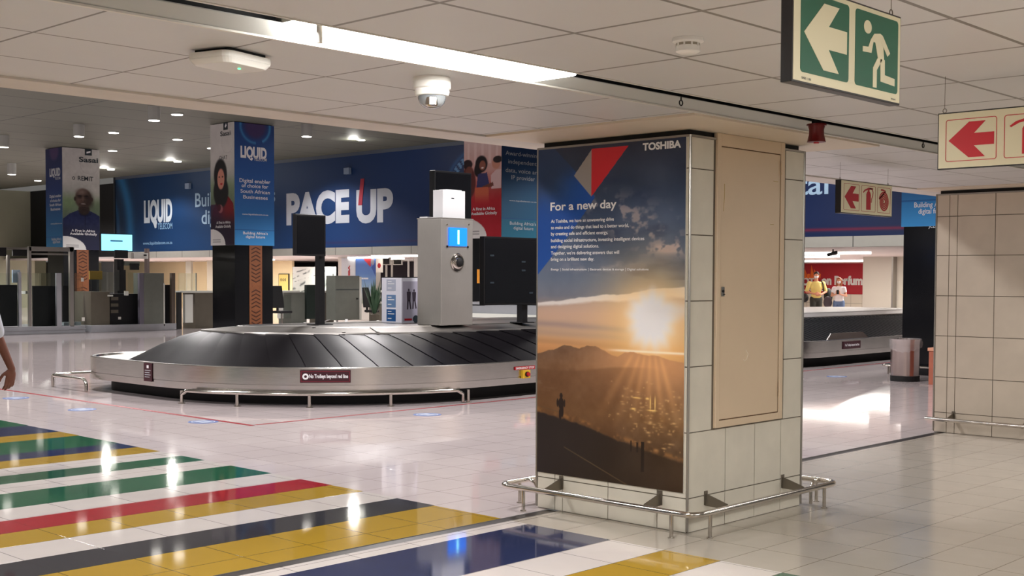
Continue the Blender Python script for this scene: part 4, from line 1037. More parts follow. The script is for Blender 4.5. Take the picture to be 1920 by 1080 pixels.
# =================================================================== BLUE BANNER
XBR = -7.0
def banner(u, v):
    x = XB0+u*(XBR-XB0); z = ZH-v*(ZH-2.66)
    img = grad(u, [(0,(26,52,82)),(.06,(20,62,112)),(.2,(22,72,128)),(.36,(26,66,126)),(.5,(30,58,116)),(.66,(26,48,104)),(.8,(20,40,88)),(1,(18,32,72))])
    img = img*(.70+.06*v[..., None])
    def ring(cx, cz, r, w, col, a):
        nonlocal img
        d = np.abs(np.hypot(x-cx, z-cz)-r); img = mixc(img, col, a*np.exp(-(d/w)**2))
    ring(-52.5, 3.6, 3.7, .35, (40,110,160), .7); ring(-52.5, 3.6, 2.7, .14, (44,96,140), .5)
    gx, gz = -27.4, 3.95
    ring(gx, gz, 1.75, .08, (40,100,160), .5)
    d = np.hypot(x-gx, z-gz); an = np.arctan2(z-gz, x-gx)
    tick = (np.abs(((an*26/PI) % 1)-.5) < .28) & (d > 1.45) & (d < 1.66)
    img = mixc(img, (110,160,205), tick*.75)
    img = mixc(img, (60,130,185), .7*((d < 1.1) & (z > gz+.25)))
    lowline = np.exp(-((z-2.83-.0*x)/.04)**2); img = mixc(img, (110,24,48), lowline*(x > -20)*.8+lowline*(x < -20)*(x > -36)*.25)
    return img
t = thing('advertising_banner', 'enormous dark blue telecom banner with PACE UP lettering across the back of the hall', 'banner', ((XB0+XBR)/2, YW, 2.66))
MB().box(XB0, XBR, YW-.005, YW+.02, 2.66, ZH-.001).build('backing_sheet', m_navy, t)
picture('printed_picture', banner, (XB0, YW-.008, ZH-.001), (1,0,0), (0,0,1), XBR-XB0, ZH-2.661, 900, 120, t, material=attr_mat('banner_vinyl', .5, .25))
MB().box(XB0, -20, YW-.03, YW-.006, ZH-.12, ZH-.002).build('top_batten', mat('batten_grey', (70,78,92), .5), t)
YB = YW-.012
mb = MB()
ty(mb, 'PACE', (537,419), (655,415), 1.05, YB, .05); ty(mb, 'UP', (668,415), (737,412), 1.03, YB, .05)
mb.build('headline_lettering', mat('banner_white', (176,181,190), .5), t, fix=False)
a, b = P(672,385,1,YB), P(680,335,1,YB)
MB().slab([(a[0],YB-.01,a[2]),(a[0]+.2,YB-.01,a[2]),(b[0]+.1,YB-.01,b[2]),(b[0]-.1,YB-.01,b[2])], (0,.006,0)).build('red_needle', mat('needle_red', (150,24,48), .5), t)
mb = MB(); ty(mb, 'LIQUID', (270,416), (323,414), .86, YB, .05); mb.build('logo_lettering', mat('banner_silver', (176,186,194), .5), t, fix=False)
a = P(291,420,1,YB); mb = MB(); mb.slab([(a[0]-.22,YB-.001,a[2]+.16),(a[0]+.12,YB-.001,a[2]+.16),(a[0]+.1,YB-.001,a[2]-.16),(a[0]-.03,YB-.001,a[2]-.18)], (0,-.002,0)); mb.build('logo_tail', MATS['banner_silver'], t)
mb = MB(); ty(mb, 'TELECOM', (296,430), (323,429), .25, YB, .01); ty(mb, 'www.liquidtelecom.co.za', (268,459), (323,458.5), .13, YB, .01); mb.build('small_lettering', mat('banner_haze', (120,156,186), .5), t, fix=False)
mb = MB(); ty(mb, 'Building Africa\u2019s', (366,388), (516,383), .55, YB, .012); ty(mb, 'digital future', (378,420), (500,416), .55, YB, .012); mb.build('slogan_lettering', mat('banner_slogan', (140,166,188), .5), t, fix=False)
mb = MB(); A = P(1570, 362, 1, YB); zz = A[2]
text(mb, 'digital', (P(1553,362,1,YB)[0], YB, zz), (1,0,0), (0,0,1), .52, width=2.2, align='r', bold=.012); text(mb, 'future', (P(1566,362,1,YB)[0], YB, zz), (1,0,0), (0,0,1), .52, width=1.75, bold=.012)
mb.build('slogan_lettering', MATS['banner_slogan'], t, fix=False)
for px, py in ((654,321), (355,349), (1600,0)):
    if py == 0: continue
    a = P(px, py, 1, YB); tag(MB().box(a[0]-.14, a[0]+.14, YB-.12, YB-.003, a[2]-.11, a[2]+.11).build('wall_box', mat('wall_box_grey', (120,136,160), .5)), 'small grey box fixed to the blue banner '+('above the PACE UP lettering' if px > 500 else 'left of the banner pillar'), 'wall box')

# =================================================================== ADVERTISING PILLARS
def liquid_pic(kind):
    def f(u, v):
        if kind == 'bright': st = [(0,(42,66,118)),(.25,(46,82,144)),(.55,(56,102,170)),(.8,(56,124,188)),(.872,(58,128,192)),(.876,(56,134,200)),(1,(60,146,212))]
        elif kind == 'navy': st = [(0,(30,36,72)),(.4,(30,50,98)),(.7,(30,84,130)),(1,(38,112,156))]
        else: st = [(0,(32,46,84)),(.4,(34,58,98)),(.75,(36,80,112)),(.872,(36,84,116)),(.876,(34,94,120)),(1,(38,106,132))]
        img = grad(v, st)
        img = mixc(img, (30,60,120), .6*np.exp(-(((v-.874)/.003)**2)))
        d = np.hypot(u-.52, (v-.02)*2.7)
        img = mixc(img, (74,58,96), (1-sm(d, .2, .34))*.9)
        an = np.arctan2(v-.02, u-.52)
        img = mixc(img, (74,150,206), .8*np.exp(-((d-.37)/.03)**2)*((an < .6)+(an > 1.5)*.8).clip(0, 1)*(kind == 'bright'))
        return img
    return f
def sasai_pic(kind):
    def f(u, v):
        n = vnoise(u, v, 6, 14, 3, 4)
        img = grad(v, [(0,(198,196,194)),(.3,(196,194,190)),(.42,(170,172,166)),(.5,(132,150,122)),(.6,(110,128,104)),(1,(60,70,80))])+(n[..., None]-.5)*16
        img = mixc(img, (172,168,168), .5*np.exp(-((np.hypot(u-.72, (v-.16)*2.8)-.24)/.008)**2))
        if kind == 'man':
            img = mixc(img, (120,150,104), .5*ell(u, v, .12, .55, .2, .05, .9)); img = mixc(img, (210,208,202), .7*ell(u, v, .9, .42, .2, .07, .9))
            img = mixc(img, (32,42,84), inpoly(u, v, [(0,.70),(.18,.645),(.40,.61),(.72,.61),(.90,.64),(1,.665),(1,1),(0,1)]))
            img = mixc(img, (40,52,98), .5*ell(u, v, .25, .74, .2, .07, .8)); img = mixc(img, (20,28,66), ell(u, v, .60, .645, .16, .022)); img = mixc(img, (18,24,56), (np.abs(u-.60) < .012)*(v > .65)*(v < .78)*.8)
            img = mixc(img, (52,40,37), ell(u, v, .57, .60, .15, .055, .2)); img = mixc(img, (78,61,55), ell(u, v, .555, .492, .225, .098, .14))
            img = mixc(img, (52,40,37), .75*ell(u, v, .72, .51, .10, .07, .8)); img = mixc(img, (128,108,100), .8*ell(u, v, .50, .425, .13, .028, .8)); img = mixc(img, (112,88,80), .6*ell(u, v, .45, .515, .07, .022, .8))
            for x_ in (.455, .635): img = mixc(img, (30,23,22), ell(u, v, x_, .468, .062, .0085, .5)); img = mixc(img, (52,38,35), .8*ell(u, v, x_, .484, .055, .008, .6))
            img = mixc(img, (46,34,31), .7*ell(u, v, .55, .515, .055, .009, .5)); img = mixc(img, (104,82,74), .8*ell(u, v, .54, .50, .035, .022, .7))
            img = mixc(img, (44,30,28), ell(u, v, .55, .547, .10, .010, .4)); img = mixc(img, (176,160,152), ell(u, v, .55, .545, .075, .0045, .4)); img = mixc(img, (40,30,29), .6*ell(u, v, .55, .578, .09, .008, .7))
            for x_ in (.33,.785): img = mixc(img, (60,46,42), ell(u, v, x_, .498, .03, .020, .4))
            img += (vnoise(u, v, 16, 34, 8, 3)[..., None]-.5)*16
            base = (24,28,58)
        elif kind == 'woman':
            img = mixc(img, (122,26,34), inpoly(u, v, [(.05,1),(.08,.72),(.3,.62),(.75,.60),(.95,.66),(1.0,.8),(1,1)]))
            img = mixc(img, (60,30,62), sm(.75-u, .0, .5)*(v > .66)*.8)
            img = mixc(img, (26,24,28), np.clip(ell(u, v, .42, .42, .27, .13)+ell(u, v, .44, .56, .31, .13), 0, 1))
            img = mixc(img, (196,134,116), ell(u, v, .44, .455, .15, .085)); img = mixc(img, (170,30,44), ell(u, v, .46, .495, .05, .008))
            for x_ in (.37,.51): img = mixc(img, (50,30,30), ell(u, v, x_, .437, .03, .006))
            img = mixc(img, (184,120,120), ell(u, v, .42, .70, .10, .035)*.7); img = mixc(img, (70,22,40), ell(u, v, .36, .69, .07, .03))
            base = (38,26,48)
        else:
            v0_ = v; v = (v-.36)/.64; img = grad(v, [(0,(214,190,186)),(.3,(206,160,152)),(.5,(170,70,66)),(.62,(176,34,46)),(1,(172,28,44))])+(n[..., None]-.5)*22
            for k in range(5): img = mixc(img, (230,208,204), (np.abs(u-.12-.19*k) < .03)*(v > .02)*(v < .24)*.6)
            img = mixc(img, (92,44,44), ell(u, v, .12, .42, .20, .17)); img = mixc(img, (44,30,34), ell(u, v, .10, .235, .13, .05)); img = mixc(img, (110,66,58), ell(u, v, .14, .30, .09, .045))
            img = mixc(img, (150,40,48), ell(u, v, .88, .42, .22, .17)*.0+inpoly(u, v, [(.74,.34),(1,.30),(1,.6),(.72,.6)])*.0)
            img = mixc(img, (216,190,190), inpoly(u, v, [(.72,.36),(.86,.31),(1,.31),(1,.5),(.74,.5)])*.9)
            img = mixc(img, (196,138,118), ell(u, v, .86, .245, .11, .055)); img = mixc(img, (40,30,34), ell(u, v, .90, .205, .12, .035))
            img = mixc(img, (30,24,28), np.clip(ell(u, v, .47, .24, .16, .085)+ell(u, v, .38, .30, .10, .07), 0, 1)); img = mixc(img, (142,88,72), ell(u, v, .50, .255, .085, .05)); img = mixc(img, (236,224,220), ell(u, v, .50, .28, .035, .006))
            img = mixc(img, (56,58,104), inpoly(u, v, [(.38,.34),(.62,.33),(.70,.48),(.34,.48)])); img = mixc(img, (110,62,52), inpoly(u, v, [(.50,.47),(.78,.43),(.80,.47),(.50,.50)]))
            img = mixc(img, (196,98,70), inpoly(u, v, [(.30,.48),(.66,.48),(.68,.66),(.30,.66)])*(1-sm(v, .52, .68)))
            base = (174,28,44); v = v0_
        img = mixc(img, base, sm(v, .70, .86)*(.95 if kind != 'group' else .6))
        q = (np.hypot(u-0, (v-1.0)*2.7/1.0) < .0); r = ((u/.62)**2+((1-v)/.135)**2 < 1)
        img = mixc(img, (228,228,226), r.astype(float))
        img = mixc(img, (150,150,152), ((np.abs(v-.955) < .004) | (np.abs(v-.972) < .003))*(u > .08)*(u < .42)*.8)
        return img
    return f
PZB, PZT = 2.50, 5.93
def ad_pillar(label, xr, y0, faceX, faceY, wx=1.19, wy=1.34, strip=True, txt=True):
    """xr = right-hand x; faceX picture on the +x side, faceY on the -y side"""
    x0, x1, y1 = xr-wx, xr, y0+wy
    t = thing('advertising_pillar', label, 'pillar', ((x0+x1)/2, (y0+y1)/2, 0))
    MB().box(x0+.03, x1-.03, y0+.03, y1-.03, 0, PZB).build('black_cladding', m_gblack, t, bevel=.004)
    MB().box(x0, x1, y0, y1, PZB, PZT).build('advertising_casing', m_white, t)
    MB().box(x0+.05, x1-.05, y0+.05, y1-.05, PZT, ZH-.002).build('head_collar', m_mblack, t)
    for nm, org, xd, wd, fn in (('front_print', (x0, y0-.004, PZT), (1,0,0), wx, faceY), ('side_print', (x1+.004, y0, PZT), (0,1,0), wy, faceX)):
        if fn: picture(nm, fn, org, xd, (0,0,1), wd, PZT-PZB, 90, 230, t, material=attr_mat('pillar_vinyl', .5, .3))
    if strip:
        MB().box(x1-.03, x1-.015, y0+.50, y0+.93, 0, PZB).build('orange_strip', m_orange, t)
        mb = MB()
        for k in range(22):
            z = .12+k*.11
            if k % 6 == 5: continue
            s = 1 if k % 12 < 6 else -1
            for sy in (-1, 1):
                yc = y0+.715
                mb.slab([(x1-.014, yc, z+.0), (x1-.014, yc+sy*.15, z+.07*s), (x1-.014, yc+sy*.15, z+.07*s+.035), (x1-.014, yc, z+.035)], (.003,0,0))
        mb.build('chevron_pattern', m_brownline, t)
    return t, x0, x1, y0, y1
def letter_face(t, axis, val, items, m, name):
    mb = MB()
    for s, (px, py), w_px, h, bold in items:
        A = P(px, py, axis, val); B = P(px+w_px, py, axis, val)
        xd = (0,1,0) if axis == 0 else (1,0,0); wd = (B[1]-A[1]) if axis == 0 else (B[0]-A[0])
        text(mb, s, tuple(A), xd, (0,0,1), h, width=wd, bold=bold)
    if mb.v: mb.build(name, m, t, fix=False)
PY0 = 19.8
def ins(X, Y, ax): return X if ax == 0 else Y
# middle pillar
t, x0, x1, y0, y1 = ad_pillar('tall advertising pillar with bright blue telecom face and portrait of a woman in red, behind the near carousel', P(440,455,1,PY0)[0], PY0, liquid_pic('bright'), sasai_pic('woman'))
X = x1+.008; Y = y0-.008
letter_face(t, 0, X, [('LIQUID', (451,294), 49, .30, .05), ('TELECOM', (476,301), 24, .09, .01), ('Digital enabler', (449,341), 58, .105, .012), ('of choice for', (453,350.5), 50, .10, .012), ('South African', (451,361), 55, .10, .012), ('Businesses', (456,372), 46, .10, .012), ('www.liquidtelecom.co.za', (454,402.5), 49, .045, .01), ('Building Africa\u2019s', (456,439), 46, .075, .012), ('digital future', (461,446), 36, .075, .012)], m_ink_w, 'lettering')
letter_face(t, 1, Y, [('Sasai', (413,255.5), 19, .13, .02), ('CHAT', (411,300), 15, .11, 0)], m_dgrey, 'logo_lettering')
letter_face(t, 1, Y, [('A First in Africa', (406,420), 26, .075, .012), ('Available Globally', (404,427.5), 29, .075, .012)], m_ink_w, 'slogan_lettering')
a, b = P(419,244,1,Y), P(427,229,1,Y); q = MB().box(a[0], b[0], Y-.003, Y, a[2], b[2]).build('logo_square', m_dgrey, t)
MB().slab([(a[0]+.07,Y-.004,a[2]+.10),(b[0]-.08,Y-.004,a[2]+.18),(b[0]-.05,Y-.004,b[2]-.09),(a[0]+.10,Y-.004,b[2]-.15)], (0,-.002,0)).build('logo_bars', m_ink_w, q)
# left pillar
t, x0, x1, y0, y1 = ad_pillar('tall advertising pillar with portrait of a bald man in a navy shirt, at the left by the booths', P(118,466,1,PY0)[0], PY0, sasai_pic('man'), liquid_pic('navy'))
X = x1+.008; Y = y0-.008
letter_face(t, 1, Y, [('LIQUID', (93,331), 20, .25, .05), ('TELECOM', (103,337), 10, .08, .01), ('Digital enabler', (93,371), 22, .09, .02), ('of choice for', (94,379), 20, .09, .02), ('South African', (93,387), 22, .09, .02), ('Businesses', (95,395), 18, .09, .02), ('www.liquidtelecom.co.za', (95,421), 21, .05, .01), ('Building Africa\u2019s', (97,451), 18, .09, .012), ('digital future', (99,456), 14, .09, .012)], m_ink_g, 'lettering')
letter_face(t, 0, X, [('Sasai', (148,303), 36, .165, .03), ('REMIT', (146,338), 29, .15, .012)], m_dgrey, 'logo_lettering')
letter_face(t, 0, X, [('A First in Africa', (134,434), 44, .08, .02), ('Available Globally', (131,440), 51, .08, .02)], m_ink_w, 'slogan_lettering')
a, b = P(159,291,0,X), P(172,280,0,X); q = MB().box(X, X+.003, a[1], b[1], a[2], b[2]).build('logo_square', m_dgrey, t)
MB().slab([(X+.004,a[1]+.06,a[2]+.06),(X+.004,b[1]-.05,a[2]+.1),(X+.004,b[1]-.05,b[2]-.06),(X+.004,a[1]+.06,b[2]-.1)], (.002,0,0)).build('logo_bars', m_ink_w, q)
a = P(138,334,0,X); MB().tube([(X+.002,a[1]+.04*math.sin(i),a[2]+.05*math.cos(i)) for i in [2*PI*k/10 for k in range(11)]], .008, 6).build('person_icon', m_dgrey, t)
# third pillar
t, x0, x1, y0, y1 = ad_pillar('advertising pillar with a red group-of-friends picture beside a dark blue face, left of the poster pillar', P(940,444,1,PY0)[0], PY0, liquid_pic('teal'), sasai_pic('group'), strip=False)
X = x1+.008; Y = y0-.008
letter_face(t, 0, X, [('Award-winning', (948,290), 63, .095, .006), ('independent', (953,306), 53, .095, .006), ('data, voice and', (948,322), 65, .095, .006), ('IP provider', (959,336), 44, .095, .006), ('www.liquidtelecom.co.za', (955,377), 51, .035, .006), ('Building Africa\u2019s', (956,421), 49, .07, .008), ('digital future', (963,430), 37, .07, .008)], m_ink_g, 'lettering')
letter_face(t, 1, Y, [('A First in Africa', (886,395), 42, .065, .02), ('Available Globally', (883,403.5), 49, .065, .02)], m_ink_w, 'slogan_lettering')
a, b = P(894,531,1,PY0), P(907,505,1,PY0)
MB().box(a[0], b[0], PY0+.005, PY0+.029, a[2], b[2]).build('orange_notice', mat('orange_notice', (232,152,44), .5), t)
a, b = P(901,450,1,PY0), P(907,447,1,PY0); MB().box(a[0], b[0], PY0+.02, PY0+.029, a[2], b[2]).build('maker_plate', m_ink_w, t)
# fourth pillar
t, x0, x1, y0, y1 = ad_pillar('black advertising pillar with a light blue panel behind the waste bin', P(1690,421,1,PY0)[0]+1.19, PY0, None, liquid_pic('bright'), strip=False)
Y = y0-.008
letter_face(t, 1, Y, [('Building Africa\u2019s', (1714,389), 72, .085, .012), ('digital future', (1722,401), 54, .085, .012)], m_ink_w, 'lettering')
mb = MB(); A = P(1740,427,1,Y); text(mb, 'JCDecaux', (A[0], Y+.02, A[2]-.0), (1,0,0), (0,0,1), .05, width=.30, bold=.02, slant=.2); mb.build('maker_lettering', m_ink_w, t, fix=False)
p4x0, p4x1 = x0, x1
rl = thing('guard_rail', 'low steel tube rail round the foot of the black pillar behind the waste bin', 'guard rail', ((x0+x1)/2, PY0+.6, 0))
MB().tube(rounded([(x0-.22,y0-.2,.15),(x1+.2,y0-.2,.15),(x1+.2,y1+.2,.15),(x0-.22,y1+.2,.15)], .1), .02, 12, cap=False).build('rail_tube', m_chrome, rl, smooth=True)
for x, y in ((x0-.1,y0-.2),(x1+.1,y0-.2),(x1+.2,y0+.1),(x0-.22,y0+.1),(x1+.1,y1+.2),(x0-.1,y1+.2)): MB().tube([(x,y,.004),(x,y,.15)], .016, 10).build('post', m_chrome, rl, smooth=True)
# waste bin
bc = (-8.93, 18.5)
t = thing('waste_bin', 'round steel waste bin with clear plastic liner in front of the black pillar', 'waste bin', (bc[0], bc[1], 0))
MB().lathe([(.222,0),(.225,.01),(.225,.085),(.215,.09)], (*bc,0), 36).build('rubber_base', m_mblack, t, smooth=True)
MB().lathe([(.216,.088),(.216,.12),(.222,.2),(.226,.6),(.236,.655),(.238,.665),(.228,.667),(.216,.6),(.205,.1)], (*bc,0), 40).build('steel_body', steel_mat('bin_steel', (196,182,178), rough=.2, axis_stretch=(40,40,1)), t, smooth=True)
mb = MB(); nn = 44; rows = []
for i, (r, h) in enumerate(((.20,.45),(.215,.60),(.232,.672),(.244,.672),(.248,.62),(.250,.55),(.246,.50))):
    rows.append([(bc[0]+(r+.008*math.sin(k*1.9+i)+.012*(i > 3)*math.sin(k*.9))*math.cos(2*PI*k/nn), bc[1]+(r+.008*math.sin(k*1.9+i)+.012*(i > 3)*math.sin(k*.9))*math.sin(2*PI*k/nn), h+(.035*math.sin(2*PI*k/nn*2+1)+.012*math.sin(k*2.3))*(i > 4)) for k in range(nn)])
mb.add([p for r in rows for p in r], [(i*nn+k, i*nn+(k+1) % nn, (i+1)*nn+(k+1) % nn, (i+1)*nn+k) for i in range(len(rows)-1) for k in range(nn)])
mb.build('plastic_liner', mat('liner_film', (235,228,228), .15, alpha=.22, spec=.9, coat=1), t, smooth=True, fix=False)
c = P(1747, 721, 2, 0)
t = thing('wooden_stand', 'narrow reddish wooden stand partly hidden by the right-hand pillar', 'stand', (c[0]+.2, c[1], 0))
zz = P(1747, 652, 1, c[1])[2]
MB().box(c[0]-.045, c[0]+.5, c[1]-.02, c[1]+.3, 0, zz-.05).build('wooden_body', mat('reddish_timber', (168,96,74), .5, noise=(.12, 8)), t, bevel=.004)
MB().box(c[0]-.06, c[0]+.52, c[1]-.035, c[1]+.31, zz-.05, zz).build('wooden_top', mat('pale_timber', (206,148,120), .5), t, bevel=.004)

# =================================================================== HALL DOWNLIGHTS
m_can = mat('can_grey', (170,172,168), .5)
m_dl = lamp_emit('downlight_glow', (255,250,240), 9)
def can(px, py, r, h, label, glow=None):
    c = P(px, py, 2, ZH-h)
    t = thing('downlight', label, 'light', (c[0], c[1], ZH), 'hall ceiling downlights')
    MB().lathe([(r,0),(r,-h),(r*.9,-h)], (c[0],c[1],ZH), 20).build('canister', m_can, t, smooth=True)
    MB().lathe([(r*.86,-h+.004),(r*.86,-h-.012)], (c[0],c[1],ZH), 20).build('lens', glow or m_dl, t, smooth=True)
can(148, 256, .155, .34, 'grey cylinder downlight just above the left advertising pillar')
can(289, 226, .155, .36, 'grey cylinder downlight between the two left advertising pillars, nearest the low ceiling edge')
can(575, 256, .155, .34, 'grey cylinder downlight right of the middle advertising pillar')
can(22, 327, .17, .42, 'grey cylinder downlight low at the far left of the hall ceiling')
can(7, 276, .16, .36, 'grey cylinder downlight cut by the left edge of the picture')
for px, py, l in ((213,249,'small round recessed light left of the nearer cylinder downlight'), (332,215,'small round recessed light right of the cylinder near the low ceiling edge'), (211,283,'small round recessed light above the left bright floodlight'), (333,262,'small round recessed light above the right-hand bright floodlight of the left pair'), (71,339,'small round recessed light left of the left pillar'), (397,278,'tiny recessed light touching the middle pillar')):
    can(px, py, .17, .03, l)
m_flood = lamp_emit('floodlight_glow', (255,252,240), 11)
FL = []
for px, py, l in ((208,318,'bright floodlight beside the left advertising pillar'), (333,303,'bright floodlight on the hall ceiling over the blue banner logo'), (677,262,'bright floodlight on the hall ceiling above the PACE UP lettering')):
    c = P(px, py, 1, 25.2); FL.append(c)
    t = thing('floodlight', l, 'light', (c[0], c[1], ZH), 'hall floodlights')
    MB().lathe([(.02,0),(.14,.05),(.16,.09)], (c[0], c[1], c[2]), 20).build('reflector', m_can, t, smooth=True)
    MB().lathe([(.13,-.02),(.15,.04)], (c[0], c[1], c[2]), 20).build('lamp_glass', m_flood, t, smooth=True)
    MB().tube([(c[0],c[1],c[2]+.09),(c[0],c[1],ZH)], .02, 8).build('stem', m_can, t, smooth=True)

# =================================================================== IMMIGRATION BOOTHS AND COUNTERS
m_bst = mat('booth_steel', (176,178,184), .3, .45, noise=(.12, 2))
m_cab = mat('counter_grey_green', (112,116,108), .5, noise=(.06, 6))
m_cabd = mat('counter_taupe', (92,86,74), .5, noise=(.06, 6))
m_bdark = mat('booth_black_panel', (16,17,20), .45)
m_top = mat('counter_top_white', (214,216,208), .3)
XF = -33.0
def Bx(name, px0, px1, py0, py1, m, par, x=XF, d=.1, bevel=0):
    """box whose front face lies on plane x (faces the concourse)"""
    a, b = P(px0, py0, 0, x), P(px1, py0, 0, x); c = P((px0+px1)/2, py0, 0, x); e = P((px0+px1)/2, py1, 0, x)
    z0, z1 = sorted((c[2], e[2])); z0 = max(z0, 0)
    return MB().box(x-d, x, a[1], b[1], z0, z1).build(name, m, par, bevel=bevel)
def By(name, px0, px1, py0, py1, m, par, y, d=.1, bevel=0):
    a, b = P(px0, py0, 1, y), P(px1, py0, 1, y); c = P((px0+px1)/2, py0, 1, y); e = P((px0+px1)/2, py1, 1, y)
    z0, z1 = sorted((c[2], e[2])); z0 = max(z0, 0)
    return MB().box(a[0], b[0], y, y+d, z0, z1).build(name, m, par, bevel=bevel)
ya, yb = P(-60,620,0,XF)[1], P(160,620,0,XF)[1]
t = thing('inspection_booth', 'glass and steel inspection booth with black side panels at the far left of the hall', 'booth', (XF-.9, (ya+yb)/2, 0))
MB().box(XF-1.9, XF, ya, yb, 0, .21).build('steel_plinth', m_bst, t, bevel=.01)
MB().box(XF-1.85, XF+.03, ya, yb+.02, .10, .125).build('plinth_ledge', m_bst, t)
for (p0, p1, top, x, m) in ((55,60,463,XF,m_alu), (132,139,463,XF,m_alu), (15,20,478,XF-1.6,m_alu), (36,41,510,XF+.0,m_bst), (107,116,512,XF+.0,m_bst)):
    Bx('post', p0, p1, 612, top, m, t, x=x, d=.09)
Bx('top_beam', 55, 139, 471, 463, m_alu, t, d=.12); Bx('top_beam', 57, 132, 478, 475, m_alu, t, x=XF-1.2, d=.1)
Bx('top_beam', -60, 57, 468, 463, m_alu, t, x=XF-1.2, d=.1)
Bx('black_panel', -30, 33, 612, 534, m_bdark, t, x=XF-.2, d=.05); Bx('black_panel', 62, 107, 612, 536, m_bdark, t, x=XF-.25, d=.05); Bx('black_panel', 118, 140, 606, 536, m_bdark, t, x=XF-.6, d=.05)
for (p0, p1) in ((42,54),(61,106),(117,156),(-50,35)): Bx('glass_pane', p0, p1, 612, 512, m_glass, t, x=XF-.03, d=.012)
Bx('monitor', 24, 51, 480, 468, m_black, t, x=XF-.8, d=.06); Bx('monitor', -8, 12, 480, 464, m_black, t, x=XF-.8, d=.06)
Bx('leaflet_holder', 24, 38, 530, 506, mat('pale_blue_plastic', (176,198,216), .4), t, x=XF-.1, d=.06)
Bx('desk_light', 48, 56, 551, 546, m_top, t, x=XF-.5, d=.3)
Bx('crumpled_paper', 120, 152, 611, 604, mat('grey_paper', (150,160,164), .7), t, x=XF-.25, d=.2)
Bx('switch_box', 153, 157, 528, 521, m_white, t, x=XF, d=.03); Bx('switch_box', 154, 159, 602, 595, m_white, t, x=XF, d=.03)
xr_ = XF-2.2; ra, rb = P(141,560,0,xr_)[1], P(172,560,0,xr_)[1]
rl = thing('queue_rail', 'two-bar white metal rail between the inspection booth and the grey cabinets', 'rail', (xr_, (ra+rb)/2, 0))
for zz in (.5, 1.10): MB().tube([(xr_,ra,zz),(xr_,rb,zz)], .035, 8).build('rail_bar', m_alu, rl, smooth=True)
for y_ in (ra, rb-.04): MB().tube([(xr_,y_,0.002),(xr_,y_,1.12)], .035, 8).build('post', m_alu, rl, smooth=True)
# second booth
ya, yb = P(172,620,0,XF)[1], P(331,620,0,XF)[1]
t = thing('inspection_booth', 'grey and steel inspection desk with tall brushed cabinet, right of the glass booth', 'booth', (XF-.8, (ya+yb)/2, 0))
MB().box(XF-1.6, XF, ya, yb, 0, .20).build('steel_plinth', m_bst, t, bevel=.01)
Bx('taupe_cabinet', 171, 206, 611, 547, m_cabd, t, x=XF-.15, d=1.2); Bx('yellow_sign', 168, 192, 524, 508, mat('sign_mustard', (196,164,80), .5), t, x=XF-1.4, d=.04)
Bx('black_desk', 207, 262, 610, 551, m_bdark, t, x=XF-.3, d=.8)
for k in range(3): Bx('desk_tray', 208, 222, 563+k*12, 557+k*12, m_cabd, t, x=XF-.28, d=.2)
Bx('glass_pane', 171, 224, 548, 510, m_glass, t, x=XF-.2, d=.012); Bx('glass_pane', 240, 262, 550, 511, m_glass, t, x=XF-.2, d=.012)
Bx('steel_post', 262, 270, 612, 512, mat('lilac_grey_steel', (128,124,138), .4, .5), t, x=XF-.02, d=.1)
Bx('tall_cabinet', 270, 308, 612, 512, m_cab, t, x=XF-.02, d=.6, bevel=.01); Bx('cabinet_edge', 307, 309.5, 611, 531, m_top, t, x=XF-.0, d=.05)
Bx('black_panel', 310, 322, 610, 534, m_bdark, t, x=XF-.2, d=.05)
Bx('brown_post', 322, 329, 610, 512, mat('brown_post', (96,84,74), .5), t, x=XF-.02, d=.1)
Bx('desk_light', 203, 212, 556, 553, m_top, t, x=XF-.1, d=.1); Bx('desk_light', 236, 241, 554, 546, m_top, t, x=XF-.1, d=.1); Bx('socket', 222, 227, 599, 594, m_white, t, x=XF-.28, d=.02)
# glowing screen on a pole
XI = XF-1.95; c = P(222, 612, 0, XI)
t = thing('information_screen', 'glowing pale blue information screen on a black pole above the booths', 'screen', (XI, c[1], 0))
Bx('pole', 221, 233, 640, 486, m_black, t, x=XI, d=.2)
Bx('screen_casing', 189, 249, 472, 438, m_black, t, x=XI+.04, d=.08); s_ = Bx('lit_screen', 190.5, 248, 470, 439.5, lamp_emit('pale_blue_glow', (140,222,255), 1.5), t, x=XI+.05, d=.01)
Bx('screen_text', 207, 230, 453, 450.5, mat('screen_text_blue', (70,140,190), .5), s_, x=XI+.06, d=.002)
Bx('lower_monitor', 216, 240, 484, 469, m_black, t, x=XI+.10, d=.06); Bx('lower_monitor', 245, 261, 506, 494, m_black, t, x=XI+.10, d=.06)
Bx('side_arm', 234, 262, 498, 490, m_cab, t, x=XI+.06, d=.08); Bx('camera_head', 224, 236, 545, 506, m_black, t, x=XI+.2, d=.12)
c = P(262, 480, 0, XF-2)
t = thing('wall_projector', 'small white projector-like unit on a grey post left of the cream room', 'projector', (XF-2, c[1], 0))
Bx('post', 276, 281, 612, 466, mat('post_taupe', (132,116,112), .5), t, x=XF-2, d=.15)
Bx('white_unit', 251, 278, 485, 474, m_plastic, t, x=XF-1.9, d=.2); Bx('lens', 270, 275, 480, 477, m_black, t, x=XF-1.88, d=.03)
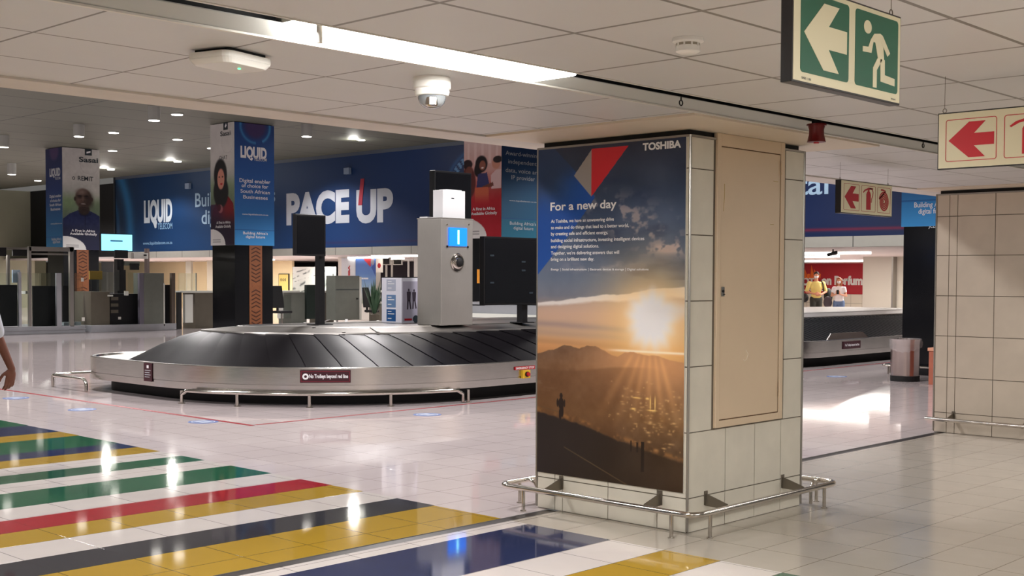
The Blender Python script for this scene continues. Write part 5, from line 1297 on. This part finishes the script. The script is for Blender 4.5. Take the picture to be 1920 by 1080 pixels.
# passport counters further along
def counter(label, px0, px1, y_or_x, ax, cab0, cab1, top, base, m, glass=None, extras=()):
    f = Bx if ax == 'x' else By
    c = P((px0+px1)/2, base, 0 if ax == 'x' else 1, y_or_x)
    t = thing('service_counter', label, 'counter', (c[0], c[1], 0))
    kw = {'x': y_or_x} if ax == 'x' else {'y': y_or_x}
    f('counter_cabinet', cab0, cab1, base, top+3, m, t, d=.7, **kw)
    f('counter_top', px0, px1, top+3.5, top, m_top, t, d=.75, **({'x': y_or_x+.06} if ax == 'x' else {'y': y_or_x-.06}))
    if glass: f('glass_screen', glass[0], glass[1], top, glass[2], m_glass, t, d=.012, **kw); f('glass_edge', glass[1]-1.5, glass[1], top, glass[2], m_top, t, d=.03, **kw)
    for nm, a, b, c_, d_, mm in extras: f(nm, a, b, c_, d_, mm, t, d=.12, **({'x': y_or_x+.1} if ax == 'x' else {'y': y_or_x-.14}))
    return t
XG = -33.6
counter('passport counter with glass screen and taupe front, left of the middle pillar', 338, 402, XG, 'x', 366, 402, 545.5, 640, m_cabd, (334, 369, 512), (('white_pedestal', 347, 362, 605, 552, m_top), ('black_panel', 334, 341, 640, 548, m_bdark)))
counter('passport counter with white top just right of the middle pillar', 515, 562, XG, 'x', 546, 575, 545, 640, m_cab, None, (('white_pedestal', 524, 531, 597, 549, m_top), ('glass_leaf', 532, 546, 597, 553, m_glass), ('black_panel', 575, 596, 598, 534, mat('panel_dark_green', (32,44,40), .5))))
counter('passport counter behind the narrow screen pole', 602, 626, XG, 'x', 604, 626, 545, 640, m_cabd, (606, 626, 513), ())
t = thing('partition_panel', 'tall grey-green partition cabinet with white edge right of the narrow screen', 'partition', (-33, 26.9, 0))
XP = -32.4
Bx('cabinet_body', 629, 674, 600, 517, m_cab, t, x=XP, d=.5, bevel=.01); Bx('cabinet_seam', 631, 674, 543.5, 542.5, m_dgrey, t, x=XP+.01, d=.02); Bx('white_edge', 674, 678, 600, 519, m_top, t, x=XP+.02, d=.1); Bx('handle', 669, 672, 561.5, 558.5, m_black, t, x=XP+.03, d=.04)
counter('low grey counter left of the white advertising box', 692, 715, 29.0, 'y', 692, 715, 566, 640, m_cabd, None, (('white_strip', 704, 713, 548, 544, m_top),))
def chair(px0, px1, top, base, x, label):
    c = P((px0+px1)/2, base, 0, x); a, b = P(px0, top, 0, x)[1], P(px1, top, 0, x)[1]; zt_ = P((px0+px1)/2, top, 0, x)[2]; w_ = b-a; cy = (a+b)/2
    t = thing('office_chair', label, 'chair', (x, cy, 0))
    mb = MB(); mb.slab([(x+.10, a, .62), (x+.10, b, .62), (x, b-.03, zt_), (x, a+.03, zt_)], (-.05,0,0)); mb.build('backrest', m_bdark, t, bevel=.01)
    MB().box(x+.08, x+.55, a+.02, b-.02, .46, .54).build('seat', m_bdark, t, bevel=.02)
    MB().tube([(x+.3,cy,.08),(x+.3,cy,.46)], .03, 10).build('gas_lift', m_chrome, t, smooth=True)
    MB().box(x+.05, x+.10, cy-.03, cy+.03, .45, .66).build('back_support', m_black, t)
    for k in range(5):
        an = 2*PI*k/5; e = (x+.3+.27*math.cos(an), cy+.27*math.sin(an), .06)
        l = MB().tube([(x+.3,cy,.09), e], .018, 8).build('base_leg', m_black, t, smooth=True)
        MB().lathe([(.022,-.025),(.022,.025)], (e[0], e[1], .023), 12, axis='x').build('castor', m_black, l, smooth=True)
chair(505, 530, 536, 608, -32.6, 'black office chair at the counter just right of the middle pillar')
chair(679, 692, 539, 606, -31.6, 'black office chair right of the grey-green partition cabinet')
chair(352, 359, 548, 610, -35.2, 'black office chair half hidden behind the counter left of the middle pillar')
# potted plant near the partition
c = P(702, 600, 0, -30.6); t = thing('potted_plant', 'small green potted plant between the office chair and the low grey counter', 'plant', (c[0], c[1], 0))
MB().lathe([(.13,0),(.17,.42),(.16,.43)], (c[0], c[1], 0), 18).build('pot', m_cabd, t, smooth=True)
mb = MB()
for k in range(34):
    a = k*2.4; r = .10+.010*k; h_ = .5+.75*((k*37) % 17)/17
    p0 = Vector((c[0]+.05*math.cos(a), c[1]+.05*math.sin(a), .42)); p1 = Vector((c[0]+r*math.cos(a), c[1]+r*math.sin(a), .42+h_)); s = Vector((-math.sin(a), math.cos(a), 0))*.045
    mb.add([p0, (p0+p1)/2+s, p1, (p0+p1)/2-s], [(0,1,2,3)])
mb.build('foliage', mat('plant_green', (52,84,58), .5), t, fix=False)
# framed certificate on the cream wall
Y = 35.9; a, b = P(521,545,1,Y), P(540,513,1,Y)
t = thing('framed_certificate', 'gold certificate in a thin black frame on the cream wall right of the middle pillar', 'framed picture', ((a[0]+b[0])/2, Y, 0))
MB().box(a[0], b[0], Y+.04, Y+.09, a[2]-.3, b[2]).build('frame', m_black, t)
MB().box(a[0]+.04, b[0]-.04, Y+.03, Y+.04, a[2]-.26, b[2]-.04).build('gold_sheet', mat('certificate_gold', (206,182,104), .5), t)
mb = MB(); w_ = b[0]-a[0]
for k in range(3): mb.tube([(a[0]+w_*(.28+.2*k)+.045*math.cos(q), Y+.026, b[2]-.30+.06*math.sin(q)) for q in [2*PI*i/10 for i in range(11)]], .012, 5)
mb.build('ring_emblem', m_dgrey, t)
# marbled mural behind the counters
def marble(u, v):
    n = vnoise(u, v, 4, 4, 21, 4); img = grad(v, [(0,(206,208,204)),(1,(186,196,190))])+(n[..., None]-.5)*24
    for k, (c0, a, w_) in enumerate(((.25,-.55,.02),(.45,-.7,.03),(.6,-.5,.018),(.85,-.9,.045),(1.1,-.7,.03),(1.3,-.8,.05))):
        img = mixc(img, (58,66,66), .9*np.exp(-((v-(c0+a*u)+.10*(n-.5))/w_)**2)*sm(vnoise(u, v, 7, 5, 30+k, 3), .40, .56))
    return img
Y = 33.0; a, b = P(549,548,1,Y), P(628,500,1,Y)
t = thing('glass_mural', 'pale marbled wall panel with dark streaks behind the narrow screen', 'wall panel', ((a[0]+b[0])/2, Y, 0))
MB().box(a[0], b[0], Y, Y+.06, 0, b[2]).build('panel_body', mat('mural_pale', (200,204,200), .5), t)
picture('marbled_print', marble, (a[0], Y-.006, b[2]), (1,0,0), (0,0,1), b[0]-a[0], b[2]-.9, 120, 70, t)
# far column with poster
Y = 30.5; a, b, c_ = P(634,500,1,Y), P(667,500,1,Y), P(706,500,1,Y)
t = thing('advertising_column', 'column with vertical red lettering and a pale blue poster in the room behind the partition', 'column', ((a[0]+c_[0])/2, Y+.3, 0))
MB().box(a[0], c_[0], Y, Y+.2, 0, 2.395).build('column_body', mat('column_offwhite', (226,222,214), .5), t)
a2 = P(641,500,1,Y); MB().box(a2[0], b[0]-.02, Y-.02, Y-.001, .6, 2.36).build('white_poster', mat('poster_white', (214,220,226), .4), t)
mb = MB(); q = P(656,497,1,Y-.025); text(mb, 'TOSHIBA', (q[0], Y-.025, q[2]), (0,0,1), (-1,0,0), .10, width=1.1, align='r', bold=.06); 
mb.build('red_lettering', m_red, t, fix=False)
def blue_poster(u, v):
    img = grad(v, [(0,(86,120,190)),(.35,(100,140,204)),(.6,(140,176,212)),(.8,(196,206,210)),(1,(160,170,150))])
    img = mixc(img, (150,150,160), inpoly(u, v, [(.62,.0),(.9,.0),(.9,.2)])); img = mixc(img, (196,62,70), inpoly(u, v, [(.35,0),(.78,0),(.74,.2)])); img = mixc(img, (60,92,170), inpoly(u, v, [(.78,.2),(1,.08),(1,.42)]))
    img = mixc(img, (220,226,236), ((np.abs(v-.45) < .012)*(u > .05)*(u < .62)).astype(float))
    return img
MB().box(b[0]+.01, c_[0], Y-.02, Y-.001, .6, 2.36).build('blue_poster_board', m_white, t)
picture('blue_poster_print', blue_poster, (b[0]+.02, Y-.026, 2.35), (1,0,0), (0,0,1), c_[0]-b[0]-.03, 1.74, 40, 90, t)
# dark counter area with white monitors
Y = 31.5
for k, (p0, p1, t0, t1, pole, lb) in enumerate(((716,731,497,482,None,'white-framed monitor beside the small fire sign'), (737,753,497,486,734,'white-framed monitor on the second pole of the back counter'), (754,775,489,486,765,'flat white lamp arm of the back counter'), (776,783,530,482,None,'tall white frame post beside the steel tower'))):
    c = P((p0+p1)/2, t0, 1, Y); t = thing('desk_monitor', lb, 'monitor', (c[0], Y, 1.0))
    By('white_frame', p0, p1, t0, t1, m_plastic, t, Y, .06)
    if k < 2: By('black_glass', p0+1.3, p1-1.3, t0-1.8, t1+1.6, m_gblack, t, Y-.01, .01)
    pc = pole or (p0+p1)/2; By('pole', pc-1.1, pc+1.1, 534, t1+2, m_plastic, t, Y+.02, .05); By('foot', pc-5, pc+5, 534.9, 532.5, m_top, t, Y-.05, .2)
t = thing('back_desk', 'long dark desk in the back room carrying the white monitors', 'desk', (P(750,540,1,Y)[0], Y+.3, 0))
By('desk_body', 722, 900, 640, 538, mat('desk_brown', (78,70,68), .5), t, Y-.1, .8); By('desk_top', 721, 900, 538, 536.3, mat('desk_top_grey', (128,124,122), .4), t, Y-.14, .9)
Y = 29.3; c = P(711, 500, 1, Y)
t = thing('fire_sign', 'tiny white sign with a red emblem hanging beside the pale blue poster', 'sign', (c[0], Y, 0))
By('sign_board', 705, 717, 511, 484, mat('tiny_sign_white', (236,230,220), .5), t, Y, .03)
a = P(711, 498, 1, Y); MB().lathe([(.09,0),(.09,-.006)], (a[0], Y, a[2]), 18, axis='y').build('red_emblem', m_red, t)
for px in (706, 716): a = P(px, 484, 1, Y); MB().tube([(a[0],Y+.015,a[2]),(a[0],Y+.015,2.40)], .006, 6).build('hanger', m_darksteel, t)
# steel counter seen below the big screen
Y = 17.62
t = thing('steel_counter', 'long low steel counter with white ledge seen under the very large screen', 'counter', (P(960,590,1,Y)[0], Y, 0))
By('steel_front', 870, 1075, 700, 573, m_bst, t, Y, .4); By('white_ledge', 870, 1075, 598, 590, m_top, t, Y-.15, .14); By('raised_end', 884, 909, 573, 566, m_bst, t, Y, .3)
# dark cabinet and pale panels at the far left behind the booths
for k, (p0, p1, t0, t1, cc, lb) in enumerate(((62,85,536,482,(206,196,160),'pale cream notice board behind the glass booth, nearest its left post'), (40,48,540,486,(226,222,150),'narrow yellow lit panel behind the left part of the glass booth'), (-5,14,534,482,(170,150,120),'tan panel behind the booth at the left picture edge'), (99,107,536,508,(214,206,170),'small cream panel behind the right half of the glass booth'))):
    Y = 33.0; tag(By('wall_panel', p0, p1, t0, t1, mat('left_panel_%s' % 'abcd'[k], cc, .6), None, Y, .05), lb, 'panel')

# =================================================================== PEOPLE
def ellipsoid(mb, c, rx, ry, rz, rot=None, n=20, m=12):
    vs = []; fs = []; R_ = rot or Matrix.Identity(3)
    for i in range(m+1):
        th = PI*i/m
        for k in range(n):
            p = R_ @ Vector((rx*math.sin(th)*math.cos(2*PI*k/n), ry*math.sin(th)*math.sin(2*PI*k/n), rz*math.cos(th))); vs.append(Vector(c)+p)
    for i in range(m):
        for k in range(n): fs.append((i*n+k, i*n+(k+1) % n, (i+1)*n+(k+1) % n, (i+1)*n+k))
    mb.add(vs, fs)
def limb(mb, pts, rs, n=16):
    """tapered limb through the joints with round ends"""
    P_ = [Vector(p) for p in pts]; path = []; rad = []
    for i in range(len(P_)-1):
        for q in range(6):
            f = q/6; path.append(P_[i].lerp(P_[i+1], f)); rad.append(rs[i]+(rs[i+1]-rs[i])*f)
    path.append(P_[-1]); rad.append(rs[-1])
    mb.tube(path, rad, n)
    for p, r in zip(P_, rs): ellipsoid(mb, p, r, r, r, n=12, m=8)
def remesh(o, voxel, smooth=4):
    md = o.modifiers.new('r', 'REMESH'); md.mode = 'VOXEL'; md.voxel_size = voxel
    ms = o.modifiers.new('s', 'SMOOTH'); ms.iterations = smooth; ms.factor = .5
    dg = bpy.context.evaluated_depsgraph_get(); dg.update(); me = bpy.data.meshes.new_from_object(o.evaluated_get(dg))
    old = o.data; o.modifiers.clear(); o.data = me; bpy.data.meshes.remove(old)
    me.polygons.foreach_set('use_smooth', [True]*len(me.polygons)); return o
def hand(mb, wrist, dirn, palmn, s, curl=.35, side=1):
    """wrist point, finger direction, palm normal; side=+1 puts the thumb on dirn x palmn"""
    w = Vector(wrist); d = Vector(dirn).normalized(); n = Vector(palmn); n = (n-d*n.dot(d)).normalized(); u = d.cross(n)*side
    rot = Matrix((u, n, d)).transposed()
    ellipsoid(mb, w+d*.050*s, .040*s, .016*s, .056*s, rot)
    ellipsoid(mb, w+d*.012*s, .028*s, .020*s, .030*s, rot)
    ellipsoid(mb, w+d*.035*s+u*.026*s-n*.0*s, .018*s, .016*s, .032*s, rot)
    for k, (off, L, r) in enumerate(((.030,.078,.0088),(.010,.088,.0092),(-.011,.080,.0088),(-.030,.062,.0078))):
        b = w+d*.088*s+u*off*s; cur = curl*(1+.18*k); seg = [b-d*.02*s]; p = b; ang = cur*.45
        for q, f in enumerate((.45,.31,.24)):
            v = (d*math.cos(ang)+n*math.sin(ang)+u*off*1.3); v.normalize(); p = p+v*L*f*s; seg.append(p.copy()); ang += cur*.95
        limb(mb, seg, [r*1.12*s, r*1.05*s, r*s, r*.8*s], 12)
    b = w+d*.022*s+u*.030*s
    limb(mb, [b, b+(u*.028+d*.026+n*.010)*s, b+(u*.038+d*.056+n*.020)*s, b+(u*.038+d*.080+n*.026)*s], [.014*s,.0115*s,.0105*s,.008*s], 12)
def person(name, label, base, face, H, arms, skin, hairc, top, bottom, shoe, vox=.012, long_hair=False, shorts=False, sleeve=.5, mask=False, legs=None, head_turn=0, hands=True):
    s = H/1.75; ca, sa = math.cos(face), math.sin(face)
    def W(p): return Vector((base[0]+(p[0]*sa+p[1]*ca)*s, base[1]+(-p[0]*ca+p[1]*sa)*s, p[2]*s))   # local x=person's right, y=forward
    t = thing('person', label, 'person', (base[0], base[1], 0))
    fwd = (W((0,1,0))-W((0,0,0))).normalized(); rgt = (W((1,0,0))-W((0,0,0))).normalized(); rot = Matrix((rgt, fwd, Vector((0,0,1)))).transposed()
    b = MB()
    ellipsoid(b, W((0,0,1.27)), .155*s, .105*s, .22*s, rot); ellipsoid(b, W((0,0,1.08)), .135*s, .095*s, .16*s, rot); ellipsoid(b, W((0,-.01,.95)), .160*s, .115*s, .13*s, rot)
    ellipsoid(b, W((0,0,1.41)), .175*s, .075*s, .06*s, rot)
    limb(b, [W((0,-.005,1.44)), W((0,.01,1.55))], [.062*s,.054*s])
    hr = Matrix.Rotation(head_turn, 3, 'Z') @ rot; hc_ = W((0,.02,1.645)); hf = hr @ Vector((0,1,0)); hx = hr @ Vector((1,0,0))
    ellipsoid(b, hc_+Vector((0,0,.012*s)), .076*s, .095*s, .105*s, hr); ellipsoid(b, hc_+hf*.025*s-Vector((0,0,.055*s)), .055*s, .066*s, .058*s, hr)
    ellipsoid(b, hc_+hf*.098*s-Vector((0,0,.012*s)), .014*s, .018*s, .024*s, hr); ellipsoid(b, hc_+hf*.082*s+Vector((0,0,.022*s)), .05*s, .012*s, .010*s, hr)
    ellipsoid(b, hc_+hf*.086*s-Vector((0,0,.052*s)), .024*s, .010*s, .010*s, hr)
    for sd in (-1, 1): ellipsoid(b, hc_+hx*sd*.078*s-Vector((0,0,.005*s)), .010*s, .018*s, .030*s, hr)
    L_ = legs or {1: ((.095,0,.92),(.105,.03,.50),(.10,-.01,.09)), -1: ((-.095,0,.92),(-.105,.02,.50),(-.10,.0,.09))}
    for sd in (-1, 1):
        h_, k_, a_ = L_[sd]; limb(b, [W(h_), W(k_), W(a_)], [.088*s,.058*s,.040*s]); limb(b, [W(a_), W((a_[0],a_[1]+.16,.045))], [.042*s,.034*s])
    for sd in (-1, 1):
        sh, el, wr, hd, pn = arms[sd]
        limb(b, [W(sh), W(el), W(wr)], [.054*s,.040*s,.027*s])
        D = (W(hd)-W((0,0,0))); D = Vector((D.x+0, D.y+0, hd[2]*1.0)) if False else (W((hd[0],hd[1],hd[2]))-W((0,0,0)))
        Nn = W(pn)-W((0,0,0))
        hand(b, W(wr), D, Nn, s*1.02, side=sd*(-1 if False else 1))
    body = remesh(b.build('body', skin, t), vox, 3)
    c = MB()
    ellipsoid(c, W((0,0,1.26)), .175*s, .125*s, .235*s, rot); ellipsoid(c, W((0,0,1.08)), .155*s, .115*s, .18*s, rot); ellipsoid(c, W((0,0,1.405)), .185*s, .088*s, .068*s, rot); ellipsoid(c, W((0,0,.98)), .165*s, .125*s, .11*s, rot)
    for sd in (-1, 1):
        sh, el, wr, _, _ = arms[sd]; sv = Vector(sh).lerp(Vector(el), min(sleeve*2, 1)) if sleeve <= .5 else Vector(el).lerp(Vector(wr), sleeve*2-1)
        pts_ = [W(sh), W(sv)] if sleeve <= .5 else [W(sh), W(el), W(sv)]
        limb(c, pts_, [.070*s,.062*s] if sleeve <= .5 else [.070*s,.056*s,.040*s])
    remesh(c.build('shirt', top, t), max(vox, .01), 3)
    c = MB(); ellipsoid(c, W((0,-.005,.93)), .175*s, .130*s, .12*s, rot)
    for sd in (-1, 1):
        h_, k_, a_ = L_[sd]
        if shorts: limb(c, [W(h_), W(Vector(h_).lerp(Vector(k_), .45))], [.103*s,.095*s])
        else: limb(c, [W(h_), W(k_), W(a_)], [.105*s,.078*s,.060*s])
    remesh(c.build('shorts' if shorts else 'trousers', bottom, t), max(vox, .01), 3)
    for sd in (-1, 1):
        a_ = L_[sd][2]; c = MB(); ellipsoid(c, W((a_[0], a_[1]+.075, .045)), .048*s, .14*s, .045*s, rot); c.build('shoe', shoe, t, smooth=True)
    c = MB(); ellipsoid(c, hc_-hf*.012*s+Vector((0,0,.034*s)), .086*s, .098*s, .098*s, hr)
    if long_hair:
        ellipsoid(c, hc_-hf*.045*s-Vector((0,0,.10*s)), .095*s, .06*s, .17*s, hr)
        for sd in (-1, 1): ellipsoid(c, hc_+hx*sd*.075*s-Vector((0,0,.08*s)), .03*s, .05*s, .15*s, hr)
    remesh(c.build('hair', hairc, t), max(vox*.7, .008), 2)
    if mask: m_ = MB(); ellipsoid(m_, hc_+hf*.042*s-Vector((0,0,.042*s)), .066*s, .070*s, .052*s, hr); m_.build('face_mask', m_paper, t, smooth=True)
    else:
        for sd in (-1, 1): m_ = MB(); ellipsoid(m_, hc_+hf*.086*s+hx*sd*.032*s+Vector((0,0,.008*s)), .012*s, .008*s, .006*s, hr, 10, 6); m_.build('eye', m_paper, t, smooth=True)
    return t, W, rot
rest = {1: ((.20,0,1.40),(.25,-.02,1.12),(.25,.07,.88),(0,.12,-1),(-1,0,0)), -1: ((-.20,0,1.40),(-.25,-.02,1.12),(-.25,.05,.88),(0,.1,-1),(1,0,0))}
# person whose forearm reaches into the picture at the left edge, facing the camera side
hp = P(14, 735, 2, .70)                                              # fingertips
view = math.atan2(AF[1], AF[0])
wr = P(24, 690, 2, .70); 
dd = float(np.linalg.norm(hp[:2]))
def at_dist(px, py, r):
    d = AR*(px-960)/FPX + AD*(py-CYP)/FPX + AF; k = r/math.hypot(d[0], d[1]); return EYE+d*k
wrist = at_dist(22, 692, dd); elbow = at_dist(-6, 628, dd+.02); shoulder = at_dist(-22, 558, dd); ctr = at_dist(-72, 600, dd)
face = view+PI-.15
s_m = 1.0; Hm = 1.78; sc_ = Hm/1.75
def to_local(p):
    dx, dy = p[0]-ctr[0], p[1]-ctr[1]; ca, sa = math.cos(face), math.sin(face)
    return ((dx*sa-dy*ca)/sc_, (dx*ca+dy*sa)/sc_, p[2]/sc_)
arms = {-1: ((-.20,0,1.40), to_local(elbow), to_local(wrist), (.12,.06,-1), (.85,-.5,0)), 1: rest[1]}
person('person', 'person in a white top at the left edge, only forearm and hand in the picture', ctr, face, Hm, arms, m_skin, mat('black_hair', (24,20,20), .7), mat('white_shirt', (206,212,224), .7), mat('dark_trousers', (34,36,44), .7), m_black, vox=.0055, sleeve=.46)
# two travellers far behind
m1 = mat('tan_skin', (206,140,110), .5)
c = P(1530, 560, 1, 36.0); face = math.atan2(-c[1], -c[0])+.25
t, W, rot = person('person', 'person in a yellow T-shirt with black bags standing behind the far carousel', (c[0], c[1]), face, 1.84,
    {1: ((.21,0,1.41),(.30,.02,1.15),(.10,.22,1.08),(-1,.3,-.1),(0,-1,0)), -1: ((-.21,0,1.41),(-.30,.02,1.15),(-.08,.24,1.06),(1,.3,-.1),(0,-1,0))},
    m1, mat('dark_brown_hair', (44,28,20), .7), mat('yellow_tshirt', (226,204,120), .7), mat('dark_olive_trousers', (52,52,46), .7), m_black, vox=.014, sleeve=.42, mask=True, head_turn=-.3)
q = W((-.42,-.16,1.02)); bp_ = MB(); ellipsoid(bp_, q, .14, .16, .26); tag(remesh(bp_.build('shoulder_bag', m_mblack), .02), 'large black bag hanging at the yellow-shirted traveller’s left side', 'bag')
q = W((.42,.20,.96)); bp_ = MB(); ellipsoid(bp_, q, .16, .12, .15); tag(remesh(bp_.build('hand_bag', m_mblack), .02), 'small black bag held at the yellow-shirted traveller’s right side', 'bag')
MB().tube([W((-.13,.10,1.50)), W((-.17,.15,1.38)), W((-.20,.12,1.2)), W((-.24,.05,1.1))], .02, 8).build('bag_strap', m_mblack, t, smooth=True)
c = P(1573, 560, 1, 36.0); face = math.atan2(-c[1], -c[0])-.15
t, W, rot = person('person', 'person in white top and denim shorts holding a phone behind the far carousel', (c[0], c[1]), face, 1.66,
    {1: ((.17,0,1.39),(.24,.02,1.14),(.06,.24,1.20),(-.7,.3,.5),(0,-1,0)), -1: ((-.17,0,1.39),(-.24,.02,1.14),(-.06,.24,1.20),(.7,.3,.5),(0,-1,0))},
    m_skin2, mat('auburn_hair', (150,84,48), .6), mat('white_top', (236,232,232), .7), mat('denim_blue', (96,116,150), .7), m_white, vox=.014, sleeve=.2, mask=True, long_hair=True, shorts=True)
q = W((0,.29,1.27)); tag(MB().obox((q.x, q.y, q.z-.07), .075, .012, .14, face+PI/2).build('mobile_phone', m_black), 'dark phone held by the traveller in denim shorts', 'phone')
q = W((.36,.06,.92)); bp_ = MB(); ellipsoid(bp_, q, .13, .16, .20); tag(remesh(bp_.build('tote_bag', mat('tote_dark', (70,60,66), .7)), .02), 'dark tote bag at the denim-shorts traveller’s right hip', 'bag')

# =================================================================== LIGHTS
def area(name, loc, sx, sy, power, col=(1,1,1), rot=(0,0,0), spread=PI):
    l = bpy.data.lights.new(name, 'AREA'); l.shape = 'RECTANGLE'; l.size = sx; l.size_y = sy; l.energy = power; l.color = col; l.spread = spread
    o = bpy.data.objects.new(name, l); COL.objects.link(o); o.location = loc; o.rotation_euler = rot
    return o
warm = (1, .975, .94)
area('strip_and_fill_light', (-3.92, 3.4, ZC-.02), .25, 2.0, 40, (1,.98,.95))
for x, y, p in ((-3.92, -1.5, 100), (0.2, 1.0, 150), (1.0, 6.0, 200), (0.2, 12, 55), (-3.0, 10.5, 30), (3.6, 3.5, 160)):  # unseen fill lamps without fixtures, added to brighten the near zone and door side
    area('strip_and_fill_light', (x, y, ZC-.03), .3, 2.4, p, warm)
def spot(loc, power, size=142, blend=.22, col=(1,.955,.945)):
    l = bpy.data.lights.new('hall_fill_spot', 'SPOT'); l.energy = power; l.spot_size = math.radians(size); l.spot_blend = blend; l.shadow_soft_size = .35; l.color = col
    o = bpy.data.objects.new('hall_fill_spot', l); COL.objects.link(o); o.location = loc
for x in (-9.5, -15.5, -24, -34.5, -45, -54):  # added grid of fill spots without fixtures, separate from the modelled downlight cans
    for y in (1, 7.5, 13.5, 22.8, 25.6):
        spot((x, y, ZH-.5), (1050 if y == 13.5 else 760) if y < 25 else 380)
for c in FL:
    l = bpy.data.lights.new('flood', 'POINT'); l.energy = 45; l.shadow_soft_size = .15; l.color = (1,.97,.9)
    o = bpy.data.objects.new('flood', l); COL.objects.link(o); o.location = (c[0], c[1]-.3, c[2]-.1)
for x, y, p in ((-14, 32, 70), (-22, 32, 120), (-19, 37, 200), (-31, 29.3, 60), (-24, 42, 260), (-28, 50, 300), (-41, 32.5, 380), (-48, 32.5, 520), (-56, 31, 380), (-38, 27, 90), (-45, 22, 90), (-36, 15, 60)):  # added area fills without fixtures, brightening back rooms, white pillar and booths
    area('backroom_booth_fill', (x, y, 2.33), 3, 1, p, (1,.95,.88))
w = bpy.data.worlds.new('world'); SC.world = w; w.use_nodes = True
w.node_tree.nodes['Background'].inputs[0].default_value = (.55,.53,.5,1); w.node_tree.nodes['Background'].inputs[1].default_value = .25
SC.view_settings.view_transform = 'Standard'; SC.view_settings.look = 'None'; SC.view_settings.gamma = 1; SC.view_settings.use_curve_mapping = False
SC.view_settings.exposure = 0.0
SC.cycles.max_bounces = 6; SC.cycles.diffuse_bounces = 4; SC.cycles.glossy_bounces = 4; SC.cycles.transmission_bounces = 6; SC.cycles.transparent_max_bounces = 12
SC.cycles.sample_clamp_indirect = 4; SC.cycles.use_denoising = True; SC.cycles.caustics_reflective = False; SC.cycles.caustics_refractive = False
SC.cycles.use_adaptive_sampling = True; SC.cycles.adaptive_threshold = .02
bpy.context.view_layer.update()
